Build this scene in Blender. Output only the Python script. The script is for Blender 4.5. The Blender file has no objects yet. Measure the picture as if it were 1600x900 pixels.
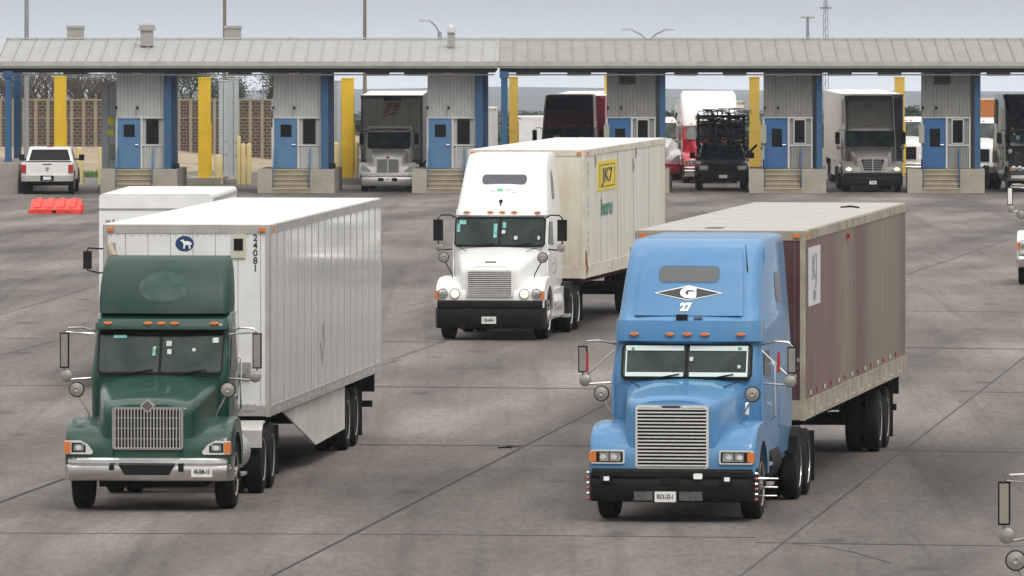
import bpy, bmesh, math, random
from mathutils import Vector, Matrix, noise
R = math.radians
random.seed(11)
C = bpy.context.scene
COL = C.collection
# ------------------------------------------------------------------ camera, world, sun, exposure
F, YH, H = 15000.0, -66.0, 8.2              # focal length and horizon row (in 1600 px photo pixels), camera height
cam = bpy.data.objects.new('camera', bpy.data.cameras.new('camera')); COL.objects.link(cam)
cam.location = (0, 0, H); cam.rotation_euler = (R(90), 0, 0)
cam.data.sensor_width = 36; cam.data.lens = F/1600*36; cam.data.shift_y = -(450-YH)/1600
cam.data.clip_start = 1; cam.data.clip_end = 40000
C.camera = cam
SUN_EL, SUN_AZ = 50, 160                   # azimuth of the sun seen from above, degrees from +Y clockwise
w = bpy.data.worlds.new('World'); C.world = w; w.use_nodes = True
nt = w.node_tree; N = nt.nodes; LK = nt.links
bg = N['Background']; bg.inputs[1].default_value = 0.1
tc = N.new('ShaderNodeTexCoord')
lift = N.new('ShaderNodeVectorMath'); lift.operation = 'ADD'; lift.inputs[1].default_value = (0, 0, .04)
LK.new(tc.outputs['Generated'], lift.inputs[0])
sky = N.new('ShaderNodeTexSky'); sky.sky_type = 'NISHITA'; sky.sun_disc = False
sky.sun_elevation = R(SUN_EL); sky.sun_rotation = R(SUN_AZ); LK.new(lift.outputs[0], sky.inputs[0])
sep = N.new('ShaderNodeSeparateXYZ'); LK.new(tc.outputs['Generated'], sep.inputs[0])
rp = N.new('ShaderNodeValToRGB'); LK.new(sep.outputs[2], rp.inputs[0])
e = rp.color_ramp.elements
e[0].position = 0.0; e[0].color = (.455, .475, .52, 1)
e[1].position = 1.0; e[1].color = (2.0, 1.97, 1.92, 1)
q = e.new(.06); q.color = (.47, .48, .50, 1)
q = e.new(.35); q.color = (.88, .87, .85, 1)
# the slice of sky the long lens sees is within a degree or so of the horizon: gentle brightening there
mp = N.new('ShaderNodeMapRange'); mp.inputs[1].default_value = -.0165; mp.inputs[2].default_value = -.0035
mp.inputs[3].default_value = 2.3; mp.inputs[4].default_value = 1.0
LK.new(sep.outputs[2], mp.inputs[0])
cn = N.new('ShaderNodeTexNoise'); cn.inputs['Scale'].default_value = 3; cn.inputs['Detail'].default_value = 5
st = N.new('ShaderNodeVectorMath'); st.operation = 'MULTIPLY'; st.inputs[1].default_value = (6, 6, 60)
LK.new(tc.outputs['Generated'], st.inputs[0]); LK.new(st.outputs[0], cn.inputs['Vector'])
m2 = N.new('ShaderNodeMapRange'); m2.inputs[3].default_value = .92; m2.inputs[4].default_value = 1.08; LK.new(cn.outputs[0], m2.inputs[0])
mm = N.new('ShaderNodeMath'); mm.operation = 'MULTIPLY'; LK.new(mp.outputs[0], mm.inputs[0]); LK.new(m2.outputs[0], mm.inputs[1])
big = N.new('ShaderNodeTexNoise'); big.inputs['Scale'].default_value = 2.6; big.inputs['Detail'].default_value = 4; big.inputs['Roughness'].default_value = .55
LK.new(tc.outputs['Generated'], big.inputs['Vector'])
bgm = N.new('ShaderNodeMapRange'); bgm.inputs[1].default_value = .36; bgm.inputs[2].default_value = .64; bgm.inputs[3].default_value = .45; bgm.inputs[4].default_value = 1.55; LK.new(big.outputs[0], bgm.inputs[0])
bh = N.new('ShaderNodeMapRange'); bh.inputs[1].default_value = .02; bh.inputs[2].default_value = .2; LK.new(sep.outputs[2], bh.inputs[0])
bmx = N.new('ShaderNodeMix'); bmx.inputs[2].default_value = 1; LK.new(bh.outputs[0], bmx.inputs[0]); LK.new(bgm.outputs[0], bmx.inputs[3])
mb0 = N.new('ShaderNodeMath'); mb0.operation = 'MULTIPLY'; LK.new(mm.outputs[0], mb0.inputs[0]); LK.new(bmx.outputs[0], mb0.inputs[1]); mm = mb0
m3 = N.new('ShaderNodeMath'); m3.operation = 'MULTIPLY'; m3.inputs[1].default_value = 10; LK.new(mm.outputs[0], m3.inputs[0])
sc = N.new('ShaderNodeVectorMath'); sc.operation = 'SCALE'; LK.new(rp.outputs[0], sc.inputs[0]); LK.new(m3.outputs[0], sc.inputs['Scale'])
mx = N.new('ShaderNodeMix'); mx.data_type = 'RGBA'; mx.inputs[0].default_value = .9
LK.new(sky.outputs[0], mx.inputs[6]); LK.new(sc.outputs[0], mx.inputs[7]); LK.new(mx.outputs[2], bg.inputs[0])
sl = bpy.data.lights.new('sun', 'SUN'); sl.energy = 1.3; sl.angle = R(18); sl.color = (1, .95, .88)
so = bpy.data.objects.new('sun', sl); COL.objects.link(so)
sd = Vector((math.sin(R(SUN_AZ))*math.cos(R(SUN_EL)), math.cos(R(SUN_AZ))*math.cos(R(SUN_EL)), math.sin(R(SUN_EL))))
so.rotation_euler = sd.to_track_quat('Z', 'Y').to_euler(); so.location = sd*50
C.view_settings.view_transform = 'Standard'; C.view_settings.look = 'None'
C.view_settings.exposure = .15; C.view_settings.gamma = 1; C.view_settings.use_curve_mapping = False

# ------------------------------------------------------------------ ground heights and pixel helpers
GP = [(0, 0), (240, 0), (408, -2.0), (442, -2.0), (520, -3.0), (1000, -11.0), (9500, -147.0), (30000, -475)]
def gz(Y):
    for (a, za), (b, zb) in zip(GP, GP[1:]):
        if Y <= b: return za+(zb-za)*(Y-a)/(b-a)
    return GP[-1][1]
def gslope(Y): return (gz(Y+4)-gz(Y-4))/8
def PX(px, Y): return (px-800)*Y/F
def PZ(py, Y): return H-(py-YH)*Y/F
def ground_at(px, py):
    lo, hi = 60, 480
    for _ in range(50):
        m = (lo+hi)/2
        if YH+F*(H-gz(m))/m > py: lo = m
        else: hi = m
    return Vector((PX(px, lo), lo, gz(lo)))

# ------------------------------------------------------------------ materials
MC = {}
def mat(name, col, rough=.5, metal=0, var=.08, scale=2.0, dirt=None, damt=.0, dscale=1.5, coat=0, bump=0, bscale=40, stretch=None, emis=0, spec=.5, vgrad=None):
    if name in MC: return MC[name]
    m = bpy.data.materials.new(name); m.use_nodes = True; MC[name] = m
    n = m.node_tree.nodes; l = m.node_tree.links; b = n['Principled BSDF']
    b.inputs['Roughness'].default_value = rough; b.inputs['Metallic'].default_value = metal
    b.inputs['Coat Weight'].default_value = coat; b.inputs['Coat Roughness'].default_value = .05
    b.inputs['Specular IOR Level'].default_value = spec
    t = n.new('ShaderNodeTexCoord'); src = t.outputs['Object']
    if stretch:
        mpn = n.new('ShaderNodeMapping'); mpn.inputs['Scale'].default_value = stretch; l.new(src, mpn.inputs[0]); src = mpn.outputs[0]
    nz = n.new('ShaderNodeTexNoise'); nz.inputs['Scale'].default_value = scale; nz.inputs['Detail'].default_value = 6; l.new(src, nz.inputs['Vector'])
    r = n.new('ShaderNodeMapRange'); r.inputs[1].default_value = .25; r.inputs[2].default_value = .75
    r.inputs[3].default_value = 1-var; r.inputs[4].default_value = 1+var; l.new(nz.outputs[0], r.inputs[0])
    s = n.new('ShaderNodeVectorMath'); s.operation = 'SCALE'; s.inputs[0].default_value = col[:3]; l.new(r.outputs[0], s.inputs['Scale'])
    out = s.outputs[0]
    if dirt:
        n2 = n.new('ShaderNodeTexNoise'); n2.inputs['Scale'].default_value = dscale; n2.inputs['Detail'].default_value = 8; n2.inputs['Roughness'].default_value = .65
        l.new(src, n2.inputs['Vector'])
        f = n.new('ShaderNodeMapRange'); f.inputs[1].default_value = .42; f.inputs[2].default_value = .75; f.inputs[3].default_value = 0; f.inputs[4].default_value = damt
        l.new(n2.outputs[0], f.inputs[0]); fo = f.outputs[0]
        if vgrad:      # road grime thrown up from the wheels: strongest low down, ragged edge
            sp = n.new('ShaderNodeSeparateXYZ'); l.new(t.outputs['Object'], sp.inputs[0])
            g = n.new('ShaderNodeMapRange'); g.inputs[1].default_value = vgrad[0]; g.inputs[2].default_value = vgrad[1]; g.inputs[3].default_value = vgrad[2]; g.inputs[4].default_value = 0
            l.new(sp.outputs[2], g.inputs[0])
            mu = n.new('ShaderNodeMath'); mu.operation = 'MULTIPLY'; l.new(g.outputs[0], mu.inputs[0]); l.new(n2.outputs[0], mu.inputs[1])
            ad = n.new('ShaderNodeMath'); ad.operation = 'ADD'; ad.use_clamp = True; l.new(mu.outputs[0], ad.inputs[0]); l.new(fo, ad.inputs[1]); fo = ad.outputs[0]
        x = n.new('ShaderNodeMix'); x.data_type = 'RGBA'; l.new(fo, x.inputs[0]); l.new(out, x.inputs[6]); x.inputs[7].default_value = (*dirt[:3], 1)
        out = x.outputs[2]
        rr = n.new('ShaderNodeMapRange'); rr.inputs[3].default_value = rough; rr.inputs[4].default_value = min(1, rough+.35); l.new(fo, rr.inputs[0]); l.new(rr.outputs[0], b.inputs['Roughness'])
    l.new(out, b.inputs['Base Color'])
    if bump:
        n3 = n.new('ShaderNodeTexNoise'); n3.inputs['Scale'].default_value = bscale; n3.inputs['Detail'].default_value = 4; l.new(src, n3.inputs['Vector'])
        bp = n.new('ShaderNodeBump'); bp.inputs['Strength'].default_value = bump; bp.inputs['Distance'].default_value = .02
        l.new(n3.outputs[0], bp.inputs['Height']); l.new(bp.outputs[0], b.inputs['Normal'])
    if emis:
        b.inputs['Emission Color'].default_value = (*col[:3], 1); b.inputs['Emission Strength'].default_value = emis
    return m
GR = (.19, .16, .125)
tyre_m = mat('tyre_rubber', (.012, .0115, .011), .8, var=.2, dirt=(.06, .053, .045), damt=.4, dscale=3, spec=.12)
chrome = mat('chrome', (.78, .77, .74), .14, 1, dirt=(.25, .22, .18), damt=.35, dscale=4)
dchrome = mat('bracket_chrome', (.42, .40, .38), .3, .8, dirt=(.12, .11, .1), damt=.5, dscale=6)
mirror_shell = mat('mirror_shell', (.30, .285, .25), .4, .4, dirt=(.12, .11, .1), damt=.5, dscale=5)
polish = mat('polished_trim', (.78, .77, .74), .25, .35, dirt=(.3, .28, .25), damt=.35, dscale=5)
alu = mat('aluminium', (.58, .57, .55), .38, .75, dirt=(.2, .18, .15), damt=.5, dscale=4)
steel_rim = mat('painted_steel_rim', (.38, .36, .34), .5, .1, dirt=(.12, .1, .085), damt=.8, dscale=4)
white_rim = mat('white_rim', (.72, .71, .68), .4, .1, dirt=(.2, .17, .14), damt=.5, dscale=5)
black_pl = mat('black_plastic', (.011, .011, .0115), .6, var=.25, dirt=(.04, .036, .032), damt=.35, dscale=3, spec=.12)
chassis_m = mat('chassis_steel', (.01, .0095, .009), .8, spec=.2, dirt=(.035, .03, .026), damt=.6, dscale=3)
glass_m = mat('windscreen_glass', (.012, .022, .019), .06, 0, var=.6, scale=2.2, coat=0, spec=.36, dirt=(.085, .11, .10), damt=.6, dscale=2.4)
dglass = mat('dark_glass', (.006, .006, .007), .15, 0, var=.2, spec=.2)
grayglass = mat('smoked_roof_window', (.075, .078, .082), .25, 0, coat=.3)
rubber = mat('window_rubber', (.009, .009, .009), .7, spec=.2)
amber = mat('amber_lens', (.62, .17, .03), .25, coat=.5)
redl = mat('red_lens', (.36, .02, .02), .25, coat=.5)
lens = mat('lamp_lens', (.45, .47, .47), .12, .7, var=.5, scale=14, coat=.4)
lit = mat('lit_headlamp', (1, .84, .5), .2, emis=1.1)
white_pl = mat('white_plate', (.72, .72, .69), .5, dirt=(.3, .28, .25), damt=.3, dscale=6)
darkink = mat('dark_lettering', (.03, .03, .035), .6)
whiteink = mat('white_lettering', (.82, .82, .8), .5)
green_p = mat('green_paint', (.0038, .041, .027), .35, .0, var=.14, scale=1.2, coat=.45, spec=.3, bump=.04, bscale=2.5, dirt=(.035, .085, .062), damt=.25, dscale=2.6, vgrad=(.6, 1.3, .6))
blue_p = mat('blue_paint', (.058, .195, .385), .4, .0, var=.08, scale=1.0, coat=.45, spec=.35, bump=.04, bscale=2.5, dirt=(.16, .25, .33), damt=.3, dscale=1.3, vgrad=(.6, 1.4, .35))
white_p = mat('white_paint', (.80, .80, .78), .3, .0, var=.04, scale=1.0, coat=.4, dirt=(.42, .40, .35), damt=.25, dscale=1.6, vgrad=(.5, 1.4, .6))
grey_p = mat('grey_white_paint', (.74, .73, .68), .35, coat=.3, dirt=(.3, .28, .24), damt=.3)
taupe_p = mat('taupe_paint', (.34, .33, .30), .3, .2, coat=.4, dirt=(.2, .18, .15), damt=.3)
black_p = mat('black_paint', (.018, .019, .022), .25, coat=.5, dirt=(.1, .1, .1), damt=.2)
maroon_p = mat('maroon_paint', (.13, .012, .022), .35, coat=.3, dirt=(.1, .07, .06), damt=.15)
red_p = mat('red_paint', (.48, .02, .035), .3, coat=.4, dirt=(.2, .1, .08), damt=.2)
pink_p = mat('faded_red_panel', (.62, .16, .22), .5)

# ------------------------------------------------------------------ mesh collector
class M:
    def __init__(s): s.bm = bmesh.new(); s.mi = 0
    def m(s, i): s.mi = i; return s
    def poly(s, pts):
        f = s.bm.faces.new([s.bm.verts.new(p) for p in pts]); f.material_index = s.mi; return s
    def box(s, x0, x1, y0, y1, z0, z1):
        v = [s.bm.verts.new(p) for p in ((x0,y0,z0),(x1,y0,z0),(x1,y1,z0),(x0,y1,z0),(x0,y0,z1),(x1,y0,z1),(x1,y1,z1),(x0,y1,z1))]
        for a in ((3,2,1,0),(4,5,6,7),(0,1,5,4),(1,2,6,5),(2,3,7,6),(3,0,4,7)):
            s.bm.faces.new([v[i] for i in a]).material_index = s.mi
        return s
    def loft(s, rings, cap=True, closed=True):
        rv = [[s.bm.verts.new(p) for p in r] for r in rings]; n = len(rv[0])
        for a, b in zip(rv, rv[1:]):
            for i in range(n if closed else n-1):
                j = (i+1) % n
                s.bm.faces.new((a[i], a[j], b[j], b[i])).material_index = s.mi
        if cap:
            s.bm.faces.new(rv[0][::-1]).material_index = s.mi; s.bm.faces.new(rv[-1]).material_index = s.mi
        return s
    def prism(s, poly, axis, a, b):
        def P(u, v, t): return {'x': (t, u, v), 'y': (u, t, v), 'z': (u, v, t)}[axis]
        return s.loft([[P(u, v, a) for u, v in poly], [P(u, v, b) for u, v in poly]])
    def tube(s, pts, r, n=8):
        pts = [Vector(p) for p in pts]; rs = r if isinstance(r, (list, tuple)) else [r]*len(pts); rings = []
        up = Vector((0, 0, 1))
        for i, p in enumerate(pts):
            d = (pts[min(i+1, len(pts)-1)]-pts[max(i-1, 0)]).normalized()
            ref = up if abs(d.z) < .95 else Vector((1, 0, 0))
            u = d.cross(ref).normalized(); v = d.cross(u)
            rings.append([p+(u*math.cos(k*2*math.pi/n)+v*math.sin(k*2*math.pi/n))*rs[i] for k in range(n)])
        return s.loft(rings)
    def lathe(s, prof, c, axis='x', n=24):     # prof: (radius, offset along the axis)
        rings = []
        for r, t in prof:
            ring = []
            for k in range(n):
                a = k*2*math.pi/n; u, v = r*math.cos(a), r*math.sin(a)
                o = {'x': (t, u, v), 'y': (u, t, v), 'z': (u, v, t)}[axis]
                ring.append((c[0]+o[0], c[1]+o[1], c[2]+o[2]))
            rings.append(ring)
        return s.loft(rings)
    def onfront(s, poly, yf, off=.004, th=.02):   # outline in (x,z) laid on a front surface y=yf(z)
        return s.loft([[(x, yf(z)-off, z) for x, z in poly], [(x, yf(z)+th, z) for x, z in poly]])
    def onside(s, poly, xf, off=.004, th=.02, sg=1):    # outline in (y,z) laid on a side surface x=sg*xf(z)
        return s.loft([[(sg*(xf(z)+off), y, z) for y, z in poly], [(sg*(xf(z)-th), y, z) for y, z in poly]])
    def mesh(s, name, mats, smooth=35, bevel=0):
        if bevel:
            es = [e for e in s.bm.edges if len(e.link_faces) == 2 and e.calc_face_angle(0) > .6]
            bmesh.ops.bevel(s.bm, geom=es, offset=bevel, segments=2, profile=.7, affect='EDGES', clamp_overlap=True)
        bmesh.ops.recalc_face_normals(s.bm, faces=s.bm.faces)
        for f in s.bm.faces: f.smooth = True
        for e in s.bm.edges: e.smooth = len(e.link_faces) == 2 and e.calc_face_angle(3) < R(smooth)
        me = bpy.data.meshes.new(name); s.bm.to_mesh(me); s.bm.free()
        for x in (mats if isinstance(mats, (list, tuple)) else [mats]): me.materials.append(x)
        return me
    def build(s, name, mats, parent=None, smooth=35, bevel=0):
        return link(name, s.mesh(name, mats, smooth, bevel), parent)
def link(name, me, parent=None, loc=(0, 0, 0), rot=(0, 0, 0)):
    o = bpy.data.objects.new(name, me); COL.objects.link(o); o.parent = parent; o.location = loc; o.rotation_euler = rot
    return o
def tag(o, label, cat, group=None, kind=None):
    if label: o['label'] = label
    if cat: o['category'] = cat
    if group: o['group'] = group
    if kind: o['kind'] = kind
    return o
def thing(name, label, cat, loc=(0, 0, 0), th=0, group=None, pitch=0):
    o = bpy.data.objects.new(name, None); COL.objects.link(o); o.location = loc; o.rotation_euler = (pitch, 0, -th)
    o.empty_display_size = .3
    return tag(o, label, cat, group)
def copytree(o, parent=None, loc=None, label=None):
    c = o.copy(); COL.objects.link(c); c.parent = parent
    if loc is not None: c.location = loc
    if label: c['label'] = label
    for ch in list(o.children): copytree(ch, c)
    return c
_tx = {}
def text(s, size, bold=0, align='CENTER'):
    cu = bpy.data.curves.new('t', 'FONT'); cu.body = s; cu.size = size; cu.align_x = align; cu.align_y = 'CENTER'; cu.offset = bold; cu.resolution_u = 3
    o = bpy.data.objects.new('t', cu); COL.objects.link(o); bpy.context.view_layer.update()
    me = o.to_mesh(); vs = [v.co.copy() for v in me.vertices]; fs = [tuple(p.vertices) for p in me.polygons]
    o.to_mesh_clear(); bpy.data.objects.remove(o); bpy.data.curves.remove(cu)
    return vs, fs
def put_text(s, size, mapf, name, m, parent, bold=.0, lab=None):
    vs, fs = text(s, size, bold); mb = M(); bv = [mb.bm.verts.new(mapf(v.x, v.y)) for v in vs]
    for f in fs:
        try: mb.bm.faces.new([bv[i] for i in f])
        except ValueError: pass
    o = mb.build(name, m, parent)
    if lab: o['label'] = lab
    return o
def rrect(x0, x1, z0, z1, r, n=5):
    p = []
    for cx, cz, a0 in ((x1-r, z1-r, 0), (x0+r, z1-r, 90), (x0+r, z0+r, 180), (x1-r, z0+r, 270)):
        for k in range(n+1):
            a = R(a0+90*k/n); p.append((cx+r*math.cos(a), cz+r*math.sin(a)))
    return p
def ell(cx, cz, a, b, n=20): return [(cx+a*math.cos(k*2*math.pi/n), cz+b*math.sin(k*2*math.pi/n)) for k in range(n)]
def hring(z, yf, yb, hw, rf=.15, rb=.06, n=5, bow=0):     # horizontal ring (plan of a cab at height z); bow curves the front
    p = []
    for cx, cy, a0, r in ((hw-rb, yb-rb, 0, rb), (-hw+rb, yb-rb, 90, rb), (-hw+rf, yf+rf, 180, rf), (hw-rf, yf+rf, 270, rf)):
        for k in range(n+1):
            a = R(a0+90*k/n); p.append((cx+r*math.cos(a), cy+r*math.sin(a), z))
        if a0 == 180:
            for k in range(1, 6):
                u = -1+2*k/6; p.append(((hw-rf)*u, yf-bow*(1-u*u), z))
    return p
def interp(pr):
    pr = sorted(pr)
    def f(z):
        if z <= pr[0][0]: return pr[0][1]
        for (a, b), (c, d) in zip(pr, pr[1:]):
            if z <= c: return b+(d-b)*(z-a)/(c-a) if c > a else b
        return pr[-1][1]
    return f

# ------------------------------------------------------------------ wheels (shared meshes: tyre with a rim child)
WM = {}
def wheel_mesh(kind, dual):
    k = (kind, dual)
    if k in WM: return WM[k]
    w_ = .56 if dual else .28; r = .51; h = w_/2
    t = M()
    def tyre(o, hh):
        t.lathe([(.30, o-hh+.02), (.36, o-hh), (.46, o-hh), (.495, o-hh+.02), (.51, o-hh+.05), (.505, o-.004), (.495, o), (.505, o+.004), (.51, o+hh-.05), (.495, o+hh-.02), (.46, o+hh), (.36, o+hh), (.30, o+hh-.02)], (0, 0, 0), 'x', 32)
    if dual: tyre(-.15, .125); tyre(.15, .125)
    else: tyre(0, h)
    tm = t.mesh('tyre', tyre_m, 50)
    rim = M()
    if dual: rim.lathe([(.02, .02), (.10, .02), (.13, -.02), (.25, -.06), (.29, .13), (.31, .265), (.325, .27), (.325, .22), (.30, .0), (.02, -.05)], (0, 0, 0), 'x', 28)
    else: rim.lathe([(.02, h+.02), (.09, h+.02), (.11, h-.02), (.22, h-.05), (.27, h-.09), (.305, h-.02), (.322, h), (.325, h-.03), (.30, h-.12), (.02, h-.14)], (0, 0, 0), 'x', 28)
    rim.m(1)
    z0 = (-.0 if dual else h-.03)
    for k2 in range(10):
        a = k2*2*math.pi/10
        rim.lathe([(.012, 0), (.012, .035)], (z0-.02+.02, .165*math.cos(a), .165*math.sin(a)), 'x', 6)
    rim.lathe([(.075, 0), (.07, .08), (.03, .09)], (z0, 0, 0), 'x', 12)
    rm = rim.mesh('rim', [{'steel': steel_rim, 'white': white_rim, 'alu': chrome}[kind], {'steel': tyre_m, 'white': steel_rim, 'alu': chrome}[kind]], 40)
    WM[k] = (tm, rm); return WM[k]
def wheel(parent, x, y, kind='steel', dual=False, z=.51, s=1.0):
    tm, rm = wheel_mesh(kind, dual)
    o = link('wheel', tm, parent, (x, y, z), (random.random()*.5, 0, 0 if x > 0 else math.pi)); o.scale = (s, s, s)
    link('rim', rm, o)
    return o

# ------------------------------------------------------------------ tractor unit
trim_d = mat('dashboard_trim', (.06, .055, .05), .7); seat_m = mat('seat_cloth', (.16, .15, .14), .9, var=.2); lining_m = mat('cab_lining', (.06, .058, .052), .9, var=.3, scale=3)
clear_m = bpy.data.materials.new('clear_glass'); clear_m.use_nodes = True
_n = clear_m.node_tree.nodes; _l = clear_m.node_tree.links; _n.remove(_n['Principled BSDF'])
_t = _n.new('ShaderNodeBsdfTransparent'); _t.inputs[0].default_value = (.50, .64, .57, 1); _g = _n.new('ShaderNodeBsdfGlossy'); _g.inputs['Roughness'].default_value = .05; _g.inputs['Color'].default_value = (.85, .95, .92, 1)
_d = _n.new('ShaderNodeBsdfDiffuse'); _d.inputs[0].default_value = (.30, .33, .31, 1)
_tc = _n.new('ShaderNodeTexCoord'); _nz = _n.new('ShaderNodeTexNoise'); _nz.inputs['Scale'].default_value = 2.5; _nz.inputs['Detail'].default_value = 6; _l.new(_tc.outputs['Object'], _nz.inputs[0])
_mr = _n.new('ShaderNodeMapRange'); _mr.inputs[1].default_value = .4; _mr.inputs[2].default_value = .8; _mr.inputs[4].default_value = .10; _l.new(_nz.outputs[0], _mr.inputs[0])
_m1 = _n.new('ShaderNodeMixShader'); _l.new(_mr.outputs[0], _m1.inputs[0]); _l.new(_t.outputs[0], _m1.inputs[1]); _l.new(_d.outputs[0], _m1.inputs[2])
_fr = _n.new('ShaderNodeFresnel'); _fr.inputs[0].default_value = 1.33; _ma = _n.new('ShaderNodeMath'); _ma.operation = 'MULTIPLY_ADD'; _ma.inputs[1].default_value = 1; _ma.inputs[2].default_value = .015; _l.new(_fr.outputs[0], _ma.inputs[0])
_m2 = _n.new('ShaderNodeMixShader'); _l.new(_ma.outputs[0], _m2.inputs[0]); _l.new(_m1.outputs[0], _m2.inputs[1]); _l.new(_g.outputs[0], _m2.inputs[2]); _l.new(_m2.outputs[0], _n['Material Output'].inputs[0])
def tractor(label, X, Y, th, p, cat='truck', full=True, name='truck_tractor', group=None):
    """Local frame: x to the picture's right, y away from the bumper towards the rear, z up."""
    t = thing(name, label, cat, (X, Y, gz(Y)), th, group, pitch=math.atan(gslope(Y)))
    body = p['paint']; yc = p.get('yc', 1.85); zc = p.get('zc', 1.97); z0 = p.get('hz', 1.6)
    hw = p.get('cab_hw', 1.03); BW = p.get('bw', 1.22); ya = p.get('axle', 1.15)
    w0, w1 = p.get('h0', .62), p.get('h1', .9)
    # bonnet
    def hring_(y, wd, top, bot, lean=0, cr=.16):
        pts = []; k = 6
        pts.append((-wd-.03, y, bot))
        for i in range(k+1):
            a = R(180-90*i/k); pts.append((-wd+cr+cr*math.cos(a), y+lean*0, top-.03-cr+cr*math.sin(a)))
        for u in (-.5, 0, .5): pts.append((u*wd, y, top+p.get('ridge', .02)*(1-abs(u))))
        for i in range(k+1):
            a = R(90-90*i/k); pts.append((wd-cr+cr*math.cos(a), y, top-.03-cr+cr*math.sin(a)))
        pts.append((wd+.03, y, bot)); return pts
    hb = M(); n = 9; rings = []
    for i in range(n):
        u = i/(n-1); y = .16+(yc+.12-.16)*u
        rings.append(hring_(y, w0+(w1-w0)*u**.8, z0+(zc-z0)*(u**.85), .66+.35*u, cr=.14+.02*u))
    r0 = [(x*.93, .12, z if z < .9 else z-.035) for x, y, z in rings[0]]
    hb.loft([r0]+rings)
    hood = hb.build('bonnet', body, t, 40)
    # bonnet shut lines and latches
    sm = M()
    for s in (-1, 1):
        sm.tube([(s*(w1-.1), yc-.25, zc-.02), (s*(w1-.28), yc-.6, zc-.085)], .008, 5)
        sm.box(s*(w0+.12)-.02, s*(w0+.12)+.02, .9, 1.0, 1.3, 1.36)
    sm.build('bonnet_latch', rubber, hood)
    # fenders with a wheel arch
    fz = p.get('fz', 1.40); fr = p.get('fender_end', 1.0)
    for s in (-1, 1):
        out = [(.10, .70), (.09, .9), (.12, 1.08), (.25, fz-.16), (.5, fz-.05), (.8, fz), (ya+.1, fz+.01), (ya+.45, fz-.06), (ya+.68, fz-.28), (ya+.80, .98), (ya+.84, .62)]
        arch = [(ya+.76, .62)]+[(ya+.64*math.cos(a), .52+.64*math.sin(a)) for a in [R(8), R(30), R(52), R(75), R(98), R(120), R(142), R(165)]]+[(ya-.64, .66)]
        poly = out+arch; cy = ya-.05; cz = .9
        def sh(k): return [(cy+(y-cy)*k, cz+(z-cz)*k) for y, z in poly]
        xs = [(.52, 1, -.1), (BW-.42, 1, -.02), (BW-.25, 1, 0), (BW-.08, .995, 0), (BW-.025, .98, 0), (BW, .955, 0)]
        fb = M(); fb.loft([[(s*x, y, z+(dz if z > 1.2 else 0)) for y, z in sh(k)] for x, k, dz in xs])
        fb.build('fender', body, t, 45)
        hl = p.get('lamp', 'rect'); lz = p.get('lz', .95); lx = BW-.27
        if hl == 'rect':
            L = M(); L.m(0).onfront(rrect(s*lx-.25, s*lx+.25, lz-.1, lz+.1, .03), lambda z: .085, .02, .03)
            L.m(1).onfront(rrect(s*lx-.225, s*lx+.225, lz-.078, lz+.078, .02), lambda z: .085, .024, .01)
            lo = L.build('headlight', [polish, rubber], t)
            a = M()
            ox = (lx+.14)
            a.onfront(rrect(s*(lx-.04)-.155, s*(lx-.04)+.155, lz-.062, lz+.062, .015), lambda z: .085, .032, .02)
            a.build('lamp_lens', lens, lo)
            for dx in (-.105, .055): M().onfront(ell(s*(lx-.02)+dx*1.0+.02, lz, .045, .034, 14), lambda z: .085, .036, .006).build('reflector_bowl', polish, lo)
            b = M(); b.m(0).onfront(rrect(min(s*(lx-.035), s*(lx-.02)), max(s*(lx-.035), s*(lx-.02)), lz-.062, lz+.062, .004), lambda z: .085, .036, .01)
            if p.get('lit'): b.m(1).onfront(rrect(s*(lx-.12)-.05, s*(lx-.12)+.05, lz-.045, lz+.045, .02), lambda z: .085, .036, .01)
            b.build('lamp_divider', [rubber, lit], lo)
            c = M(); c.box(*sorted((s*(lx+.165), s*(lx+.268))), .055, .2, lz-.07, lz+.07); c.build('turn_signal', amber, t, bevel=.015)
        elif hl == 'taper':
            X_ = lambda u: s*(BW-u)
            fr_ = [(X_(.0), lz-.10), (X_(.0), lz+.10), (X_(.22), lz+.105), (X_(.33), lz+.05), (X_(.42), lz-.06), (X_(.40), lz-.10)]
            lo = M().onfront(fr_, lambda z: .085, .02, .03).build('headlight', polish, t)
            M().onfront([(X_(.10), lz-.07), (X_(.10), lz+.07), (X_(.24), lz+.07), (X_(.31), lz+.03), (X_(.31), lz-.07)], lambda z: .085, .026, .006).build('lamp_housing', rubber, lo)
            M().onfront(rrect(*sorted((X_(.13), X_(.28))), lz-.048, lz+.048, .02), lambda z: .085, .034, .008).build('lamp_lens', lens, lo)
            M().onfront(ell(X_(.205), lz, .045, .035, 14), lambda z: .085, .040, .006).build('reflector_bowl', polish, lo)
            M().box(*sorted((X_(-.004), X_(.085))), .045, .2, lz-.085, lz+.085).build('turn_signal', amber, t, bevel=.015)
        elif hl == 'round':
            for k, dx in enumerate((.13, -.13)):
                L = M(); cx = s*(lx-.02)+dx; L.lathe([(.10, .0), (.118, -.02), (.11, -.05), (.095, -.05)], (cx, .11, lz), 'y', 20)
                lo = L.build('headlight', chrome, t)
                on = p.get('lit') and (k == (1 if s > 0 else 0))
                M().lathe([(.09, .0), (.085, -.02), (.05, -.035), (.01, -.04)], (cx, .06, lz), 'y', 16).build('lamp_lens', lit if on else lens, lo)
            M().box(min(s*(BW-.07), s*(BW+.0)), max(s*(BW-.07), s*(BW+.0)), .06, .24, lz-.12, lz+.06).build('turn_signal', amber, t, bevel=.02)
        else:      # swept lamp
            L = M(); L.onfront([(s*(BW-.50), lz-.1), (s*(BW-.14), lz-.12), (s*(BW-.05), lz+.0), (s*(BW-.06), lz+.22), (s*(BW-.2), lz+.16), (s*(BW-.42), lz-.02)], lambda z: .09, .02, .03)
            lo = L.build('headlight', lens, t)
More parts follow.
